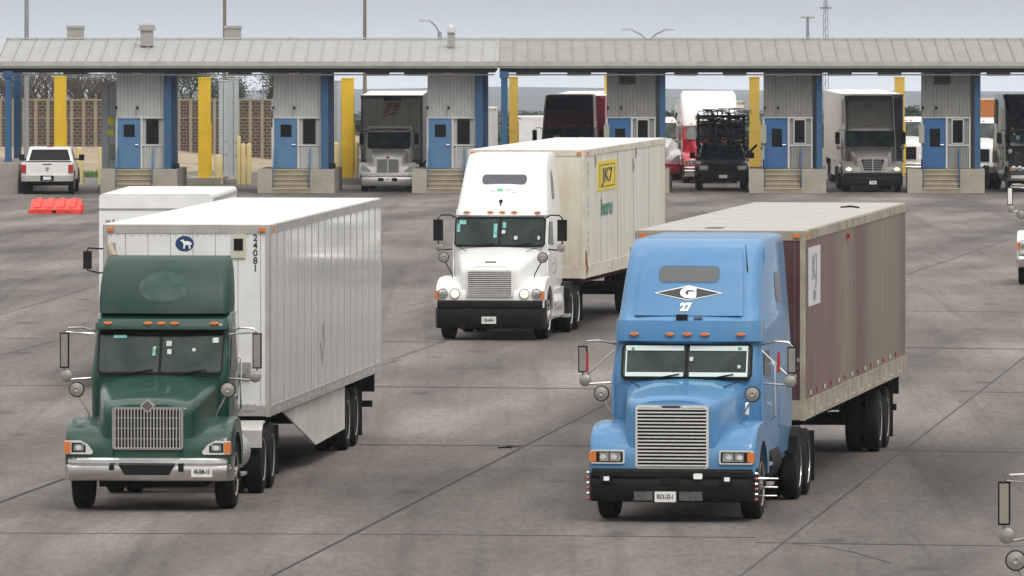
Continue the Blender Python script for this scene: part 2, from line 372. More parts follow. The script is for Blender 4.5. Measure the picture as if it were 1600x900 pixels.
            if p.get('lit'): M().onfront(ell(s*(BW-.25), lz-.02, .13, .075), lambda z: .09, .03, .02).build('lamp_lens', lit, lo)
    # grille
    gw, g0, g1 = p.get('grille', (.53, .92, 1.55)); gs = p.get('gstyle', 'v'); gy = lambda z: .115
    G = M()
    if gs != 'oval':
        G.m(0).onfront(rrect(-gw, gw, g0, g1, .05), gy, .03, .03)
        G.m(1).onfront(rrect(-gw+.035, gw-.035, g0+.035, g1-.035, .03), gy, .034, .01)
    else:
        G.m(0).onfront([(-gw, g1), (-gw*.75, g0), (gw*.75, g0), (gw, g1), (gw*.7, g1+.06), (-gw*.7, g1+.06)], gy, .03, .03)
        G.m(1).onfront([(-gw+.06, g1-.03), (-gw*.75+.05, g0+.05), (gw*.75-.05, g0+.05), (gw-.06, g1-.03), (gw*.66, g1+.01), (-gw*.66, g1+.01)], gy, .034, .01)
    go = G.build('grille', [p.get('gframe', chrome), rubber], t)
    B = M()
    if gs == 'v':
        k = 21
        for i in range(k):
            x = -gw+.05+(2*gw-.1)*i/(k-1); B.box(x-.0085, x+.0085, .055, .085, g0+.03, g1-.03)
        for z in (g0+.16, (g0+g1)/2, g1-.16): B.box(-gw+.04, gw-.04, .065, .08, z-.004, z+.004)
    elif gs == 'h':
        k = p.get('gbars', 19)
        for i in range(k):
            z = g0+.05+(g1-g0-.1)*i/(k-1); B.box(-gw+.035, gw-.035, .055, .085, z-.011, z+.009)
    elif gs == 'split':
        B.box(-.045, .045, .04, .09, g0-.02, g1+.02)
        for i in range(13):
            for s in (-1, 1): x = s*(.08+(gw-.13)*i/12); B.box(x-.006, x+.006, .066, .082, g0+.04, g1-.04)
    else:
        B.box(-.02, .02, .05, .085, g0+.03, g1+.02)
        for i in range(6): z = g0+.09+(g1-g0-.12)*i/5; B.box(-gw*.76+(g1-z)*-.0+.02, gw*.76-.02, .06, .082, z-.01, z+.01)
    B.build('grille_bars', p.get('gbarmat', alu), go)
    # bumper
    bz0, bz1, bm_ = p.get('bumper', (.47, .79, chrome))
    out = [(-BW, .62), (-BW-.015, .25), (-BW+.05, .06), (-BW+.2, .0), (0, -.03), (BW-.2, .0), (BW-.05, .06), (BW+.015, .25), (BW, .62), (BW-.08, .6), (BW-.1, .2), (-BW+.1, .2), (-BW+.08, .6)]
    bb = M(); bh = bz1-bz0
    bb.loft([[(x*(1+k*.0), y+(k if y < .3 else 0), bz0+bh*u) for x, y in out] for u, k in ((0, .05), (.06, .02), (.2, .0), (.45, -.015), (.62, -.005), (.68, .014), (.72, .014), (.78, -.008), (.92, -.004), (1, .03))])
    bo = bb.build('bumper', bm_, t, 30)
    for f in p.get('bumper_cut', []): M().onfront([(x, z) for x, z in f], lambda z: -.046, .008, .04).build('bumper_opening', rubber, bo)
    pl = p.get('plate')
    if pl:
        px, pz, tx = pl; pw = .155
        po = M().onfront(rrect(px-pw, px+pw, pz-.075, pz+.075, .01), lambda z: -.03, .03, .02).build('number_plate', white_pl, t)
        put_text(tx, .1, lambda x, y: (px+x*.60, -.066, pz+y), 'plate_characters', darkink, po, .002)
    # chassis, axle, and an oversized underbody block added to deepen the shade beneath
    L_ = p.get('len', 7.4)
    ch = M()
    for s in (-1, 1): ch.box(s*.43-.05, s*.43+.05, .35, L_, .68, .95)
    ch.box(-.78, .78, .6, 2.6, .34, 1.1); ch.box(-1.0, 1.0, .28, .5, .55, 1.0)
    ch.tube([(-.95, ya, .5), (.95, ya, .5)], .07); ch.box(-.45, .45, yc, 3.0, .6, 1.1)
    for y in (2.6, 4.0, L_-.1): ch.box(-.4, .4, y-.05, y+.05, .7, .92)
    ch.build('chassis', chassis_m, t)
    for s in (-1, 1): wheel(t, s*(BW-.16), ya, p.get('rim', 'steel'))
    r1, r2 = p.get('rear_axles', (5.1, 6.45))
    if full:
        for y in (r1, r2):
            M().tube([(-.9, y, .51), (.9, y, .51)], .09).build('axle', chassis_m, t)
            for s in (-1, 1): wheel(t, s*.93, y, p.get('rim2', p.get('rim', 'steel')), True)
        fw = M(); fw.lathe([(.0, 0), (.48, 0), (.5, .05), (.45, .1), (.0, .1)], (0, (r1+r2)/2-.1, 1.0), 'z', 20)
        fw.box(-.45, .45, (r1+r2)/2-.4, (r1+r2)/2+.3, .93, 1.0); fw.build('fifth_wheel', chassis_m, t)
        for s in (-1, 1):
            mf = M(); mf.box(s*.93-.3, s*.93+.3, r2+.62, r2+.635, .18, .95); mf.build('mud_flap', black_pl, t)
            fq = M(); fq.prism([(r1-.62, .72), (r1-.58, .98), (r1-.4, 1.09), (r1-.1, 1.11), (r1-.1, 1.08), (r1-.4, 1.06), (r1-.55, .96), (r1-.59, .72)], 'x', s*.93-.3, s*.93+.3)
            fq.build('wheel_guard', p.get('guard', alu), t)
        # fuel tank and steps each side
        for s in (-1, 1):
            ft = M(); ft.lathe([(.02, 0), (.28, .0), (.3, .02), (.3, 1.25), (.28, 1.27), (.02, 1.27)], (s*.86, p.get('tank_y', 2.6), .72), 'y', 20)
            fo = ft.build('fuel_tank', p.get('tank', alu), t)
            sp = M()
            for z in (.42, .72): sp.box(min(s*.95, s*1.2), max(s*.95, s*1.2), 2.25, 2.6+(.2 if z < .5 else 0), z, z+.04)
            for y in (2.3, 2.5): sp.box(s*1.0-.02, s*1.0+.02, y, y+.04, .42, 1.0)
            sp.build('cab_step', alu, t)
    # cab
    wz0, wz1, wy0, wy1 = p.get('ws', (zc+.02, 2.62, yc, yc+.25)); yb = p.get('yb', 3.15)
    topz = p.get('roofz') or (p['front'][-1][0] if 'front' in p else wz1+.2)
    prof = [(.78, yc+.05), (zc-.1, yc), (wz0, wy0), (wz1, wy1)]+p.get('front', [(wz1+.13, wy1+.06), (topz, wy1+.30)])
    yf = interp(prof); rf = p.get('corner', .14)
    cabx = interp([(.8, hw-.02), (1.2, hw), (wz0, hw), (wz1, hw-.03), (wz1+.2, hw-.04)]+([(topz, p.get('top_hw', hw-.14))]))
    c = M(); rings = []
    zs = [.78, 1.0, 1.4, zc-.1, wz0, (wz0+wz1)/2, wz1]+[z for z, _ in p.get('front', [(wz1+.13, 0), (topz, 0)])]
    for z in zs: rings.append(hring(z, yf(z), yb, cabx(z), rf, p.get('rcorner', .08), bow=p.get('bow', .03)))
    last = rings[-1]
    rings.append([(x*.97, yb+(y-yb)*.965-.02, z+.045) for x, y, z in last]); rings.append([(x*.86, yb+(y-yb)*.87-.08, z+.07) for x, y, z in last])
    c.loft(rings); cab_M = c; cab_bm = c.bm; cab_bm.normal_update()
    # windscreen
    bw = p.get('bow', .03); hx = p.get('ws_hw', hw-.09)
    wf = lambda z: yf(z)-bw
    see = p.get('see')
    if see:
        dl = [f for f in cab_bm.faces if abs(f.calc_center_median().x) < hx-.02 and wz0-.02 < f.calc_center_median().z < wz1+.01 and abs(f.normal.y) > .5 and f.calc_center_median().y < (yc+yb)/2]
        bmesh.ops.delete(cab_bm, geom=dl, context='FACES')
    cab_me = cab_M.mesh('cab', body, 42); cab = link('cab', cab_me, t)
    W_ = M(); oo, ii = rrect(-hx-.018, hx+.018, wz0-.02, wz1+.015, .07), rrect(-hx+.01, hx-.01, wz0+.012, wz1-.022, .05)
    if see:
        W_.loft([[(x, wf(z)-.008, z) for x, z in oo], [(x, wf(z)-.02, z) for x, z in ii], [(x, wf(z)+.06, z) for x, z in ii], [(x, wf(z)+.05, z) for x, z in oo]], cap=False)
        W_.box(-.02, .02, wf(wz0)+.03-.0, wf(wz0)+.04, wz0, wz0+.01)
        W_.loft([[(x, wf(z)+d, z) for x, d in ((-.022, -.022), (.022, -.022), (.022, .02), (-.022, .02))] for z in (wz0, wz1)])
        I = M(); I.box(-hw+.08, hw-.08, yc+.35, yc+.6, zc-.55, wz0-.03); I.prism([(yc+.3, wz0-.06), (yc+.62, wz0-.03), (yc+.66, wz0-.2), (yc+.35, wz0-.2)], 'x', -hw+.09, hw-.09); I.build('dashboard', trim_d, t, bevel=.02)
        for q in (-1, 1):
            S_ = M(); S_.box(q*.52-.26, q*.52+.26, yc+1.05, yc+1.5, zc-.72, zc-.50); S_.loft([[(q*.52+u*(.25-dd_), y_+v, z_) for u, v in ((-1, 0), (1, 0), (1, .13), (-1, .13))] for z_, y_, dd_ in ((zc-.55, yc+1.45, 0), (zc+.15, yc+1.55, .02), (zc+.25, yc+1.56, .1), (zc+.42, yc+1.58, .12))]); S_.build('seat', seat_m, t, bevel=.03)
        sw = M(); cw_ = Vector((.52, yc+.80, wz0-.06)); ring_ = [cw_+Vector((.21*math.cos(a), .10*math.sin(a), .17*math.sin(a))) for a in [k*math.pi/9 for k in range(19)]]; sw.tube(ring_, .016, 6); sw.tube([cw_, cw_+Vector((0, -.25, -.2))], .03, 6); sw.tube([ring_[0], cw_, ring_[9]], .014, 5); sw.build('steering_wheel', rubber, t)
        BW_ = M(); BW_.box(-hw+.1, hw-.1, min(yb-.2, yc+1.9), min(yb-.17, yc+1.93), zc-.9, wz1+.05); BW_.build('cab_lining', lining_m, t)
        MI = M(); MI.box(-.14, .14, wy1+.12, wy1+.15, wz1-.15, wz1-.07); MI.build('inner_mirror', rubber, t)
        for q in (-1, 1): M().box(q*.5-.32, q*.5+.32, wy1+.10, wy1+.13, wz1-.16, wz1-.03).build('sun_visor', lining_m, t, bevel=.01)
    else: W_.m(0).onfront(oo, wf, .006, .05)
    wo = W_.build('windscreen_seal', rubber, t)
    for s in (-1, 1):
        g = M(); x0, x1 = sorted((s*.022, s*hx)); g.onfront(rrect(x0, x1, wz0, wz1-.01, .05), wf, .014, .008 if see else .02); g.build('windscreen', clear_m if see else glass_m, t)
    for s in (-.55, .25): M().tube([(s-.0, wf(wz0)-.05, wz0-.03), (s+.45, wf(wz0+.03)-.035, wz0+.05)], .01, 5).build('wiper', black_pl, t)
    for (sx, sz, a, b, mm_) in p.get('stickers', []):  # stickers, plus strips painted as reflection on the glass
        if mm_ is not sheen_strip: a, b = a*.75, b*.75
        M().onfront(rrect(sx-a, sx+a, sz-b, sz+b, .004), wf, .03, .002).build('windscreen_sticker_and_sheen', mm_, wo)
    M().loft([[(x, yc+dy, z) for x, z in ((-hx+.02, zc-.01), (hx-.02, zc-.01), (hx-.02, wz0-.0), (-hx+.02, wz0-.0))] for dy in (-.055, .02)]).build('cowl_vent', black_pl, t)
    # visor / brow
    vz = p.get('visor')
    if vz:
        z1, z2, proj_, vm = vz
        V = M(); V.loft([[(x, y-proj_*(1 if y < wy1+.3 else 0), z) for x, y, z in hring(zz, yf(zz)-.0, wy1+.55, cabx(zz)+.015, rf, .02, bow=bw)] for zz in (z1, (z1+z2)/2, z2)])
        V.build('visor', vm, t, 40, bevel=.0)
    # marker lamps
    mz, my = p.get('markers', (wz1+.1, None))
    for x in p.get('marker_x', (-.82, -.22, 0, .22, .82)):
        y = yf(mz)-bw*(1-(x/hw)**2)-(vz[2] if vz and vz[0] < mz < vz[1] else 0)
        M().loft([[(x+.07*math.cos(a)*k, y-d, mz+.028*math.sin(a)*k) for a in [i*math.pi/5 for i in range(10)]] for k, d in ((1, -.05), (1, .02), (.7, .04))]).build('marker_lamp', amber, t)
    # doors with side windows
    dy0, dy1 = yc+.12, min(yb-.15, yc+1.25)
    for s in (-1, 1):
        xf = lambda z: cabx(z)
        d = M(); d.m(0).onside([(dy0, 1.0), (dy1, 1.0), (dy1, wz1-.02), (wy1+.22, wz1-.02), (dy0+.02, wz0)], xf, .010, .02, s)
        do = d.build('door', body, t, bevel=.006)
        wn = M(); wn.onside([(dy0+.1, wz0+.03), (dy1-.1, wz0-.02), (dy1-.1, wz1-.1), (wy1+.3, wz1-.1)], xf, .016, .01, s); wn.build('side_window', dglass, do)
        M().onside(rrect(dy1-.25, dy1-.1, 1.55, 1.62, .01), xf, .03, .01, s).build('door_handle', chrome, do)
        gr = M(); x = s*(hw+.05); gr.tube([(x-.05*s, dy1+.08, 1.35), (x, dy1+.08, 1.4), (x, dy1+.08, 2.15), (x-.05*s, dy1+.08, 2.2)], .016, 6); gr.build('grab_rail', chrome, t)
        # mirrors on their brackets
        mk = p.get('mirror', 'chrome'); mw = .10; mxx = s*(hw+p.get('mirror_out', .42)); my_ = wy0+.12
        zt, zb = wz1+.02, wz0-.04
        br = M(); mt = dchrome if mk == 'chrome' else black_pl
        br.tube([(s*(hw-.04), my_+.15, zt-.02), (mxx-s*.25, my_, zt+.04), (mxx-s*.06, my_, zt+.03), (mxx, my_, zt-.03), (mxx, my_, zb-.02), (mxx-s*.1, my_, zb-.07), (s*(hw-.02), my_+.1, zb-.05)], .017, 6)
        if mk == 'chrome': br.tube([(s*(hw-.02), my_+.1, zt-.1), (mxx-s*.02, my_, zb+.03)] if p.get('strut') else [(s*(hw-.02), my_+.1, zt-.06), (mxx-s*.02, my_, zt-.03)], .013, 6)
        bo2 = br.build('mirror_bracket', mt, t)
        mh = M()
        if mk == 'chrome': mh.m(0).box(mxx-mw*.68, mxx+mw*.68, my_-.03, my_+.03, zb+.10, zt-.04); mh.m(1).box(mxx-mw*.5, mxx+mw*.5, my_-.042, my_-.02, zb+.12, zt-.06); mh.build('mirror', [black_pl, p.get('mirror_mat', mirror_shell)], bo2, bevel=.008)
        else: mh.box(mxx-.1, mxx+.1, my_-.08, my_+.05, zb+.13, zt-.06); mh.build('mirror', black_pl, bo2, bevel=.045)
        cv = M(); cv.lathe([(.0, -.03), (.06, -.026), (.088, -.01), (.092, .02), (.0, .02)], (mxx-s*.03, my_, zb-.02), 'y', 16); cv.build('convex_mirror', mirror_shell, bo2)
        if p.get('fmir', 1):
            fm = M(); fx = s*(BW-.28); fm.tube([(fx, .75, fz-.1), (fx, .75, fz+.05), (fx+s*.17, .72, fz+.36)], .014, 6)
            ho = fm.build('mirror_stalk', mt, t)
            q_ = M(); q_.lathe([(.0, -.03), (.012, -.028), (.03, -.04), (.10, -.022), (.112, .01), (.0, .01)], (fx+s*.18, .70, fz+.42), 'y', 18); qo = q_.build('convex_mirror', mirror_shell, ho); M().lathe([(.098, -.018), (.112, -.014), (.118, .012), (.10, .012)], (fx+s*.18, .70, fz+.42), 'y', 18).build('mirror_rim', rubber, qo)
    t['_'] = 0; del t['_']
    return t, yf, cabx, cab

# ------------------------------------------------------------------ semi trailer / container
def trailer(label, X, Y, th, L, T, B, mats, wheels=None, W=2.6, group=None, name='semi_trailer', seams=0, skirt=None, posts=True, rim='steel', seam_t=.006, chassis_col=None, rail_h=.16, top_rail=.14, cat='trailer'):
    """mats: front, side, roof, rail, seam. Local origin at the foot of the front wall's middle."""
    t = thing(name, label, cat, (X, Y, gz(Y)), th, group, pitch=math.atan(gslope(Y+L/2)))
    h = W/2; fm, sm, rm, rl, se = mats
    f = M(); f.m(0).box(-h+.06, h-.06, .0, .05, B+.05, T-.05)
    for x in [-h+.35*k for k in range(1, 8)]:
        if posts: f.m(1).box(x-.004, x+.004, -.003, .02, B+rail_h, T-top_rail)
    f.m(2).box(-h+.06, h-.06, -.012, .03, B, B+rail_h); f.box(-h+.06, h-.06, -.012, .03, T-top_rail, T-.01)
    for i in range(22 if posts else 0):
        x = -h+.12+i*(W-.24)/21; f.m(1).box(x-.006, x+.006, -.016, 0, T-top_rail-.03, T-top_rail-.018)
        f.box(x-.006, x+.006, -.016, 0, B+rail_h+.02, B+rail_h+.032)
    f.build('front_wall', [fm, se, rl], t)
    for s in (-1, 1): M().loft([[(s*(h-.07), -.015, z), (s*(h-.015), -.01, z), (s*(h+.006), .02, z), (s*(h+.006), .09, z), (s*(h-.07), .09, z)] for z in (B-.01, T-.01)]).build('corner_post', rl, t)
    for s in (-1, 1):
        d = M(); x0, x1 = sorted((s*(h-.05), s*h)); d.m(0).box(x0, x1, .06, L, B+.05, T-.05)
        if seams:
            for i in range(1, seams):
                y = L*i/seams; xs = sorted((s*h, s*(h+seam_t)))
                d.m(1).box(*sorted((s*(h-.01), s*(h+seam_t*.5))), y-.08, y-.018, B+rail_h, T-top_rail)
                d.m(0).box(*sorted((s*(h-.01), s*(h+seam_t*1.6))), y-.018, y+.03, B+rail_h+.01, T-top_rail-.01)
        d.build('side_wall', [sm, se], t)
        r = M(); xs = sorted((s*(h-.06), s*(h+.014))); r.m(0).box(*xs, .09, L-.02, B-.0, B+rail_h); r.box(*xs, .09, L-.02, T-top_rail, T-.012)
        k = int(L/1.4)
        for i in range(k*5 if posts else 0):
            y = .3+i*(L-.5)/(k*5); r.m(1).box(*sorted((s*(h+.01), s*(h+.018))), y, y+.02, B+rail_h-.05, B+rail_h-.03)
        for i in range(k if posts else 0):
            y = .8+i*(L-1)/k; r.m(2).box(*sorted((s*(h+.01), s*(h+.018))), y, y+.45, B+.055, B+.09)
        r.build('side_rail', [rl, se, mat('conspicuity_tape', (.5, .42, .40), .5, var=.5, scale=6)], t)
        M().box(*sorted((s*(h+.01), s*(h+.04))), .25, .36, T-.11, T-.05).build('marker_lamp', amber, t)
    for s in (-1, 1): M().box(s*(h-.12)-.05, s*(h-.12)+.05, -.04, 0, T-.11, T-.05).build('marker_lamp', amber, t)
    ro = M(); ro.m(0).box(-h+.02, h-.02, .03, L-.02, T-.03, T)
    ro.build('roof', [rm, se], t, bevel=.0)
    rr = M(); rr.box(-h-.008, h+.008, L-.03, L+.06, B-.0, T+.004); rr.build('rear_frame', rl, t)
    fl = M(); fl.box(-h+.06, h-.06, .04, L-.04, B+.0, B+.04)
    for s in (-1, 1): fl.box(s*.5-.05, s*.5+.05, .5 if L > 10 else .1, L-.3, B-.28, B)
    for i in range(int(L/.6)): fl.box(-h+.1, h-.1, .3+i*.6, .36+i*.6, B-.1, B)
    fl.box(-h+.1, h-.1, L-.25, L-.1, B-.35, B)
    fl.build('underframe', chassis_col or chassis_m, t)
    if wheels:
        for y in wheels:
            M().tube([(-.9, y, .51), (.9, y, .51)], .08).build('axle', chassis_m, t)
            for s in (-1, 1): wheel(t, s*.97, y, rim, True)
        y1, y2 = wheels[0], wheels[-1]
        bo = M()
        for s in (-1, 1):
            bo.box(s*.55-.06, s*.55+.06, y1-.7, y2+.7, .72, B-.1)
            bo.box(s*.62-.04, s*.62+.04, y1-.3, y2+.3, .5, .75)
        bo.build('bogie', chassis_m, t)
        for s in (-1, 1): M().box(s*.97-.3, s*.97+.3, y2+.66, y2+.675, .15, B-.1).build('mud_flap', black_pl, t)
        lg = M()
        for s in (-1, 1): lg.box(s*.75-.06, s*.75+.06, 2.6, 2.72, .38, B-.05); lg.box(s*.75-.12, s*.75+.12, 2.55, 2.77, .34, .38); lg.tube([(s*.75, 2.7, .6), (s*.75, 3.6, B-.1)], .03)
        lg.box(-.75, .75, 2.64, 2.68, .7, .76); lg.build('landing_gear', chassis_m, t)
        ug = M(); ug.box(-1.15, 1.15, L-.08, L+.02, .5, .61)
        for s in (-1, 1): ug.box(s*.5-.04, s*.5+.04, L-.1, L-.02, .6, B)
        ug.build('rear_underrun_bar', black_pl, t)
    if skirt:
        for s in (-1, 1):
            sk = M(); xs = sorted((s*(h-.06), s*(h-.09))); sk.prism(skirt[0], 'x', *xs); sk.build('side_skirt', skirt[1], t)
    return t

# ================================================================== THE SETTING
# terrain: one sheet to the horizon, falling away beyond the yard
def ground_mat(name, c1, c2, c3, sc1, sc2, rough=.85, lane=False):
    m = bpy.data.materials.new(name); m.use_nodes = True; n = m.node_tree.nodes; l = m.node_tree.links; b = n['Principled BSDF']
    b.inputs['Specular IOR Level'].default_value = .12
    t = n.new('ShaderNodeTexCoord'); g = n.new('ShaderNodeMapping'); l.new(t.outputs['Object'], g.inputs[0])
    if lane: g.inputs['Rotation'].default_value = (0, 0, R(6.5)); g.inputs['Scale'].default_value = (1, .14, 1)
    a = n.new('ShaderNodeTexNoise'); a.inputs['Scale'].default_value = sc1; a.inputs['Detail'].default_value = 7; a.inputs['Roughness'].default_value = .6; l.new(g.outputs[0], a.inputs[0])
    b2 = n.new('ShaderNodeTexNoise'); b2.inputs['Scale'].default_value = sc2; b2.inputs['Detail'].default_value = 9; b2.inputs['Roughness'].default_value = .7
    l.new(t.outputs['Object'] if not lane else g.outputs[0], b2.inputs[0])
    r = n.new('ShaderNodeValToRGB'); l.new(a.outputs[0], r.inputs[0]); r.color_ramp.elements[0].position = .32; r.color_ramp.elements[0].color = (*c1, 1); r.color_ramp.elements[1].position = .68; r.color_ramp.elements[1].color = (*c2, 1)
    k = n.new('ShaderNodeMapRange'); k.inputs[1].default_value = .55; k.inputs[2].default_value = .8; k.inputs[4].default_value = .38; l.new(b2.outputs[0], k.inputs[0])
    x = n.new('ShaderNodeMix'); x.data_type = 'RGBA'; l.new(k.outputs[0], x.inputs[0]); l.new(r.outputs[0], x.inputs[6]); x.inputs[7].default_value = (*c3, 1)
    out = x.outputs[2]
    if lane:
        # dark rubber and oil bands where the lorries run, one per lane, plus slab-to-slab tone
        s = n.new('ShaderNodeSeparateXYZ'); mp_ = n.new('ShaderNodeMapping'); mp_.inputs['Rotation'].default_value = (0, 0, R(6.5)); l.new(t.outputs['Object'], mp_.inputs[0]); l.new(mp_.outputs[0], s.inputs[0])
        wv = n.new('ShaderNodeTexNoise'); wv.noise_dimensions = '2D'; wv.inputs['Scale'].default_value = .28; wv.inputs['Detail'].default_value = 4
        cm = n.new('ShaderNodeCombineXYZ'); l.new(s.outputs[0], cm.inputs[0]); ms = n.new('ShaderNodeMath'); ms.operation = 'MULTIPLY'; ms.inputs[1].default_value = .035; l.new(s.outputs[1], ms.inputs[0]); l.new(ms.outputs[0], cm.inputs[1]); l.new(cm.outputs[0], wv.inputs[0])
        kr = n.new('ShaderNodeMapRange'); kr.inputs[1].default_value = .3; kr.inputs[2].default_value = .7; kr.inputs[3].default_value = .68; kr.inputs[4].default_value = 1.24; l.new(wv.outputs[0], kr.inputs[0])
        # broad slabs (brick texture gives every slab its own tone)
        br = n.new('ShaderNodeTexBrick'); br.inputs['Scale'].default_value = 1; br.inputs['Brick Width'].default_value = 4.6; br.inputs['Row Height'].default_value = 7.3; br.offset = 0
        br.inputs['Mortar Size'].default_value = 0; br.inputs['Color1'].default_value = (.88, .88, .88, 1); br.inputs['Color2'].default_value = (1.12, 1.12, 1.12, 1); l.new(mp_.outputs[0], br.inputs[0])
        v1 = n.new('ShaderNodeVectorMath'); v1.operation = 'SCALE'; l.new(out, v1.inputs[0]); l.new(kr.outputs[0], v1.inputs['Scale'])
        v2 = n.new('ShaderNodeVectorMath'); v2.operation = 'MULTIPLY'; l.new(v1.outputs[0], v2.inputs[0]); l.new(br.outputs[0], v2.inputs[1])
        # fine scratches and grit
        f = n.new('ShaderNodeTexNoise'); f.inputs['Scale'].default_value = 9; f.inputs['Roughness'].default_value = .78; f.inputs['Detail'].default_value = 6; gm = n.new('ShaderNodeMapping'); gm.inputs['Scale'].default_value = (1, .14, 1); l.new(t.outputs['Object'], gm.inputs[0]); l.new(gm.outputs[0], f.inputs[0])
        fr = n.new('ShaderNodeMapRange'); fr.inputs[1].default_value = .3; fr.inputs[2].default_value = .7; fr.inputs[3].default_value = .72; fr.inputs[4].default_value = 1.28; l.new(f.outputs[0], fr.inputs[0])
        v3 = n.new('ShaderNodeVectorMath'); v3.operation = 'SCALE'; l.new(v2.outputs[0], v3.inputs[0]); l.new(fr.outputs[0], v3.inputs['Scale']); out = v3.outputs[0]
        # oil drips and small patches
        vo = n.new('ShaderNodeTexVoronoi'); vo.inputs['Scale'].default_value = .55; gv = n.new('ShaderNodeMapping'); gv.inputs['Scale'].default_value = (1, .35, 1); l.new(t.outputs['Object'], gv.inputs[0]); l.new(gv.outputs[0], vo.inputs[0])
        dr = n.new('ShaderNodeMapRange'); dr.inputs[1].default_value = .05; dr.inputs[2].default_value = .16; dr.inputs[3].default_value = .62; dr.inputs[4].default_value = 1; l.new(vo.outputs['Distance'], dr.inputs[0])
        v4 = n.new('ShaderNodeVectorMath'); v4.operation = 'SCALE'; l.new(out, v4.inputs[0]); l.new(dr.outputs[0], v4.inputs['Scale']); out = v4.outputs[0]
        # long tyre streaks along the lanes
        ts = n.new('ShaderNodeTexNoise'); ts.inputs['Scale'].default_value = 1; ts.inputs['Detail'].default_value = 3; gt_ = n.new('ShaderNodeMapping'); gt_.inputs['Rotation'].default_value = (0, 0, R(6)); gt_.inputs['Scale'].default_value = (2.6, .03, 1); l.new(t.outputs['Object'], gt_.inputs[0]); l.new(gt_.outputs[0], ts.inputs[0])
        tr_ = n.new('ShaderNodeMapRange'); tr_.inputs[1].default_value = .52; tr_.inputs[2].default_value = .70; tr_.inputs[3].default_value = 1; tr_.inputs[4].default_value = .80; l.new(ts.outputs[0], tr_.inputs[0])
        v5 = n.new('ShaderNodeVectorMath'); v5.operation = 'SCALE'; l.new(out, v5.inputs[0]); l.new(tr_.outputs[0], v5.inputs['Scale']); out = v5.outputs[0]
        rg = n.new('ShaderNodeMapRange'); rg.inputs[3].default_value = .55; rg.inputs[4].default_value = .9; l.new(b2.outputs[0], rg.inputs[0]); l.new(rg.outputs[0], b.inputs['Roughness'])
    else: b.inputs['Roughness'].default_value = rough
    l.new(out, b.inputs['Base Color'])
    return m
def sheet(name, ys, xl, xr, dz, m, nx=1, kind='structure', hz=None):
    b = bmesh.new(); rows = []
    for Y in ys:
        a, c = xl(Y), xr(Y); rows.append([b.verts.new((a+(c-a)*i/nx, Y, (hz(a+(c-a)*i/nx, Y) if hz else gz(Y))+dz)) for i in range(nx+1)])
    for p, q in zip(rows, rows[1:]):
        for i in range(nx): b.faces.new((p[i], p[i+1], q[i+1], q[i]))
    me = bpy.data.meshes.new(name); b.to_mesh(me); b.free(); me.materials.append(m)
    return tag(link(name, me), None, None, kind=kind)
terr = ground_mat('scrubland', (.10, .095, .055), (.19, .17, .115), (.055, .07, .035), .02, .12)
sheet('ground', [-60, 60, 240, 408, 442, 520, 700, 1000, 2500, 5000, 9150], lambda y: -60-.35*max(y, 200), lambda y: 60+.35*max(y, 200), -.06, terr)
yard = ground_mat('yard_concrete', (.098, .084, .076), (.196, .171, .154), (.055, .047, .042), .35, .5, lane=True)
sheet('yard_concrete', [-60]+list(range(60, 241, 20))+[300, 360, 408, 425, 442, 480, 520, 560], lambda y: -70, lambda y: 70, 0, yard)
# expansion joints: real strips of dark sealant 4 mm proud of the slab
seal = mat('joint_sealant', (.012, .010, .009), .8, var=.3)
seal2 = mat('worn_joint_sealant', (.045, .039, .036), .85, var=.4)
def joint(a, b, wd, m, name='slab_joint', wob=0.0):
    p, q_ = ground_at(*a), ground_at(*b); d = q_-p; n = max(2, int(d.length/1.5)); nn = Vector((-d.y, d.x, 0)).normalized()*wd/2
    mb = M(); L_ = []; R_ = []
    for i in range(n+1):
        c = p+d*i/n; c.z = gz(c.y)+.004; c += nn*2*wob*noise.noise(c*.4); k = 1+.35*noise.noise(c*.9+Vector((3, 1, 0)))
        L_.append(mb.bm.verts.new(c+nn*k)); R_.append(mb.bm.verts.new(c-nn*k))
    for i in range(n): mb.bm.faces.new((L_[i], R_[i], R_[i+1], L_[i+1]))
    return tag(mb.build(name, m), None, None, kind='structure')
joint((415, 905), (962, 624), .055, seal); joint((962, 624), (1420, 428), .05, seal2); joint((1420, 428), (1640, 352), .05, seal2)
joint((1150, 905), (1640, 528), .04, seal2)
joint((-20, 792), (110, 745), .07, seal); joint((110, 745), (620, 563), .05, seal2); joint((613, 562), (700, 531), .04, seal2); joint((-20, 498), (170, 443), .035, seal2); joint((170, 443), (760, 315), .03, seal2)
joint((-20, 561), (95, 530), .05, seal2)
for a, b, wd, m in [((-20, 602), (560, 604), .10, seal2), ((560, 604), (985, 608), .19, seal), ((560, 695), (935, 697), .16, seal), ((935, 697), (1390, 704), .08, seal2), ((1390, 704), (1620, 707), .12, seal2),
                    ((-20, 833), (620, 835), .07, seal), ((620, 835), (1180, 840), .10, seal2), ((1180, 848), (1620, 854), .09, seal), ((1400, 543), (1620, 546), .24, seal), ((1500, 612), (1620, 614), .14, seal2),
                    ((-20, 528), (60, 529), .12, seal2), ((600, 534), (700, 535), .12, seal2), ((-20, 455), (60, 455), .15, seal2), ((1410, 486), (1620, 488), .12, seal2)]:
    joint(a, b, wd, m, wob=.05)
# short cracks
for a, b in [((1290, 855), (1330, 862)), ((1330, 862), (1392, 880)), ((1240, 850), (1290, 855)), ((640, 478), (672, 470))]: joint(a, b, .03, seal, 'crack', .3)
# lane grid painted by tyres beyond the far slabs
kerb = mat('kerb_concrete', (.30, .275, .235), .85, var=.15, dirt=(.14, .12, .10), damt=.5, bump=.3)
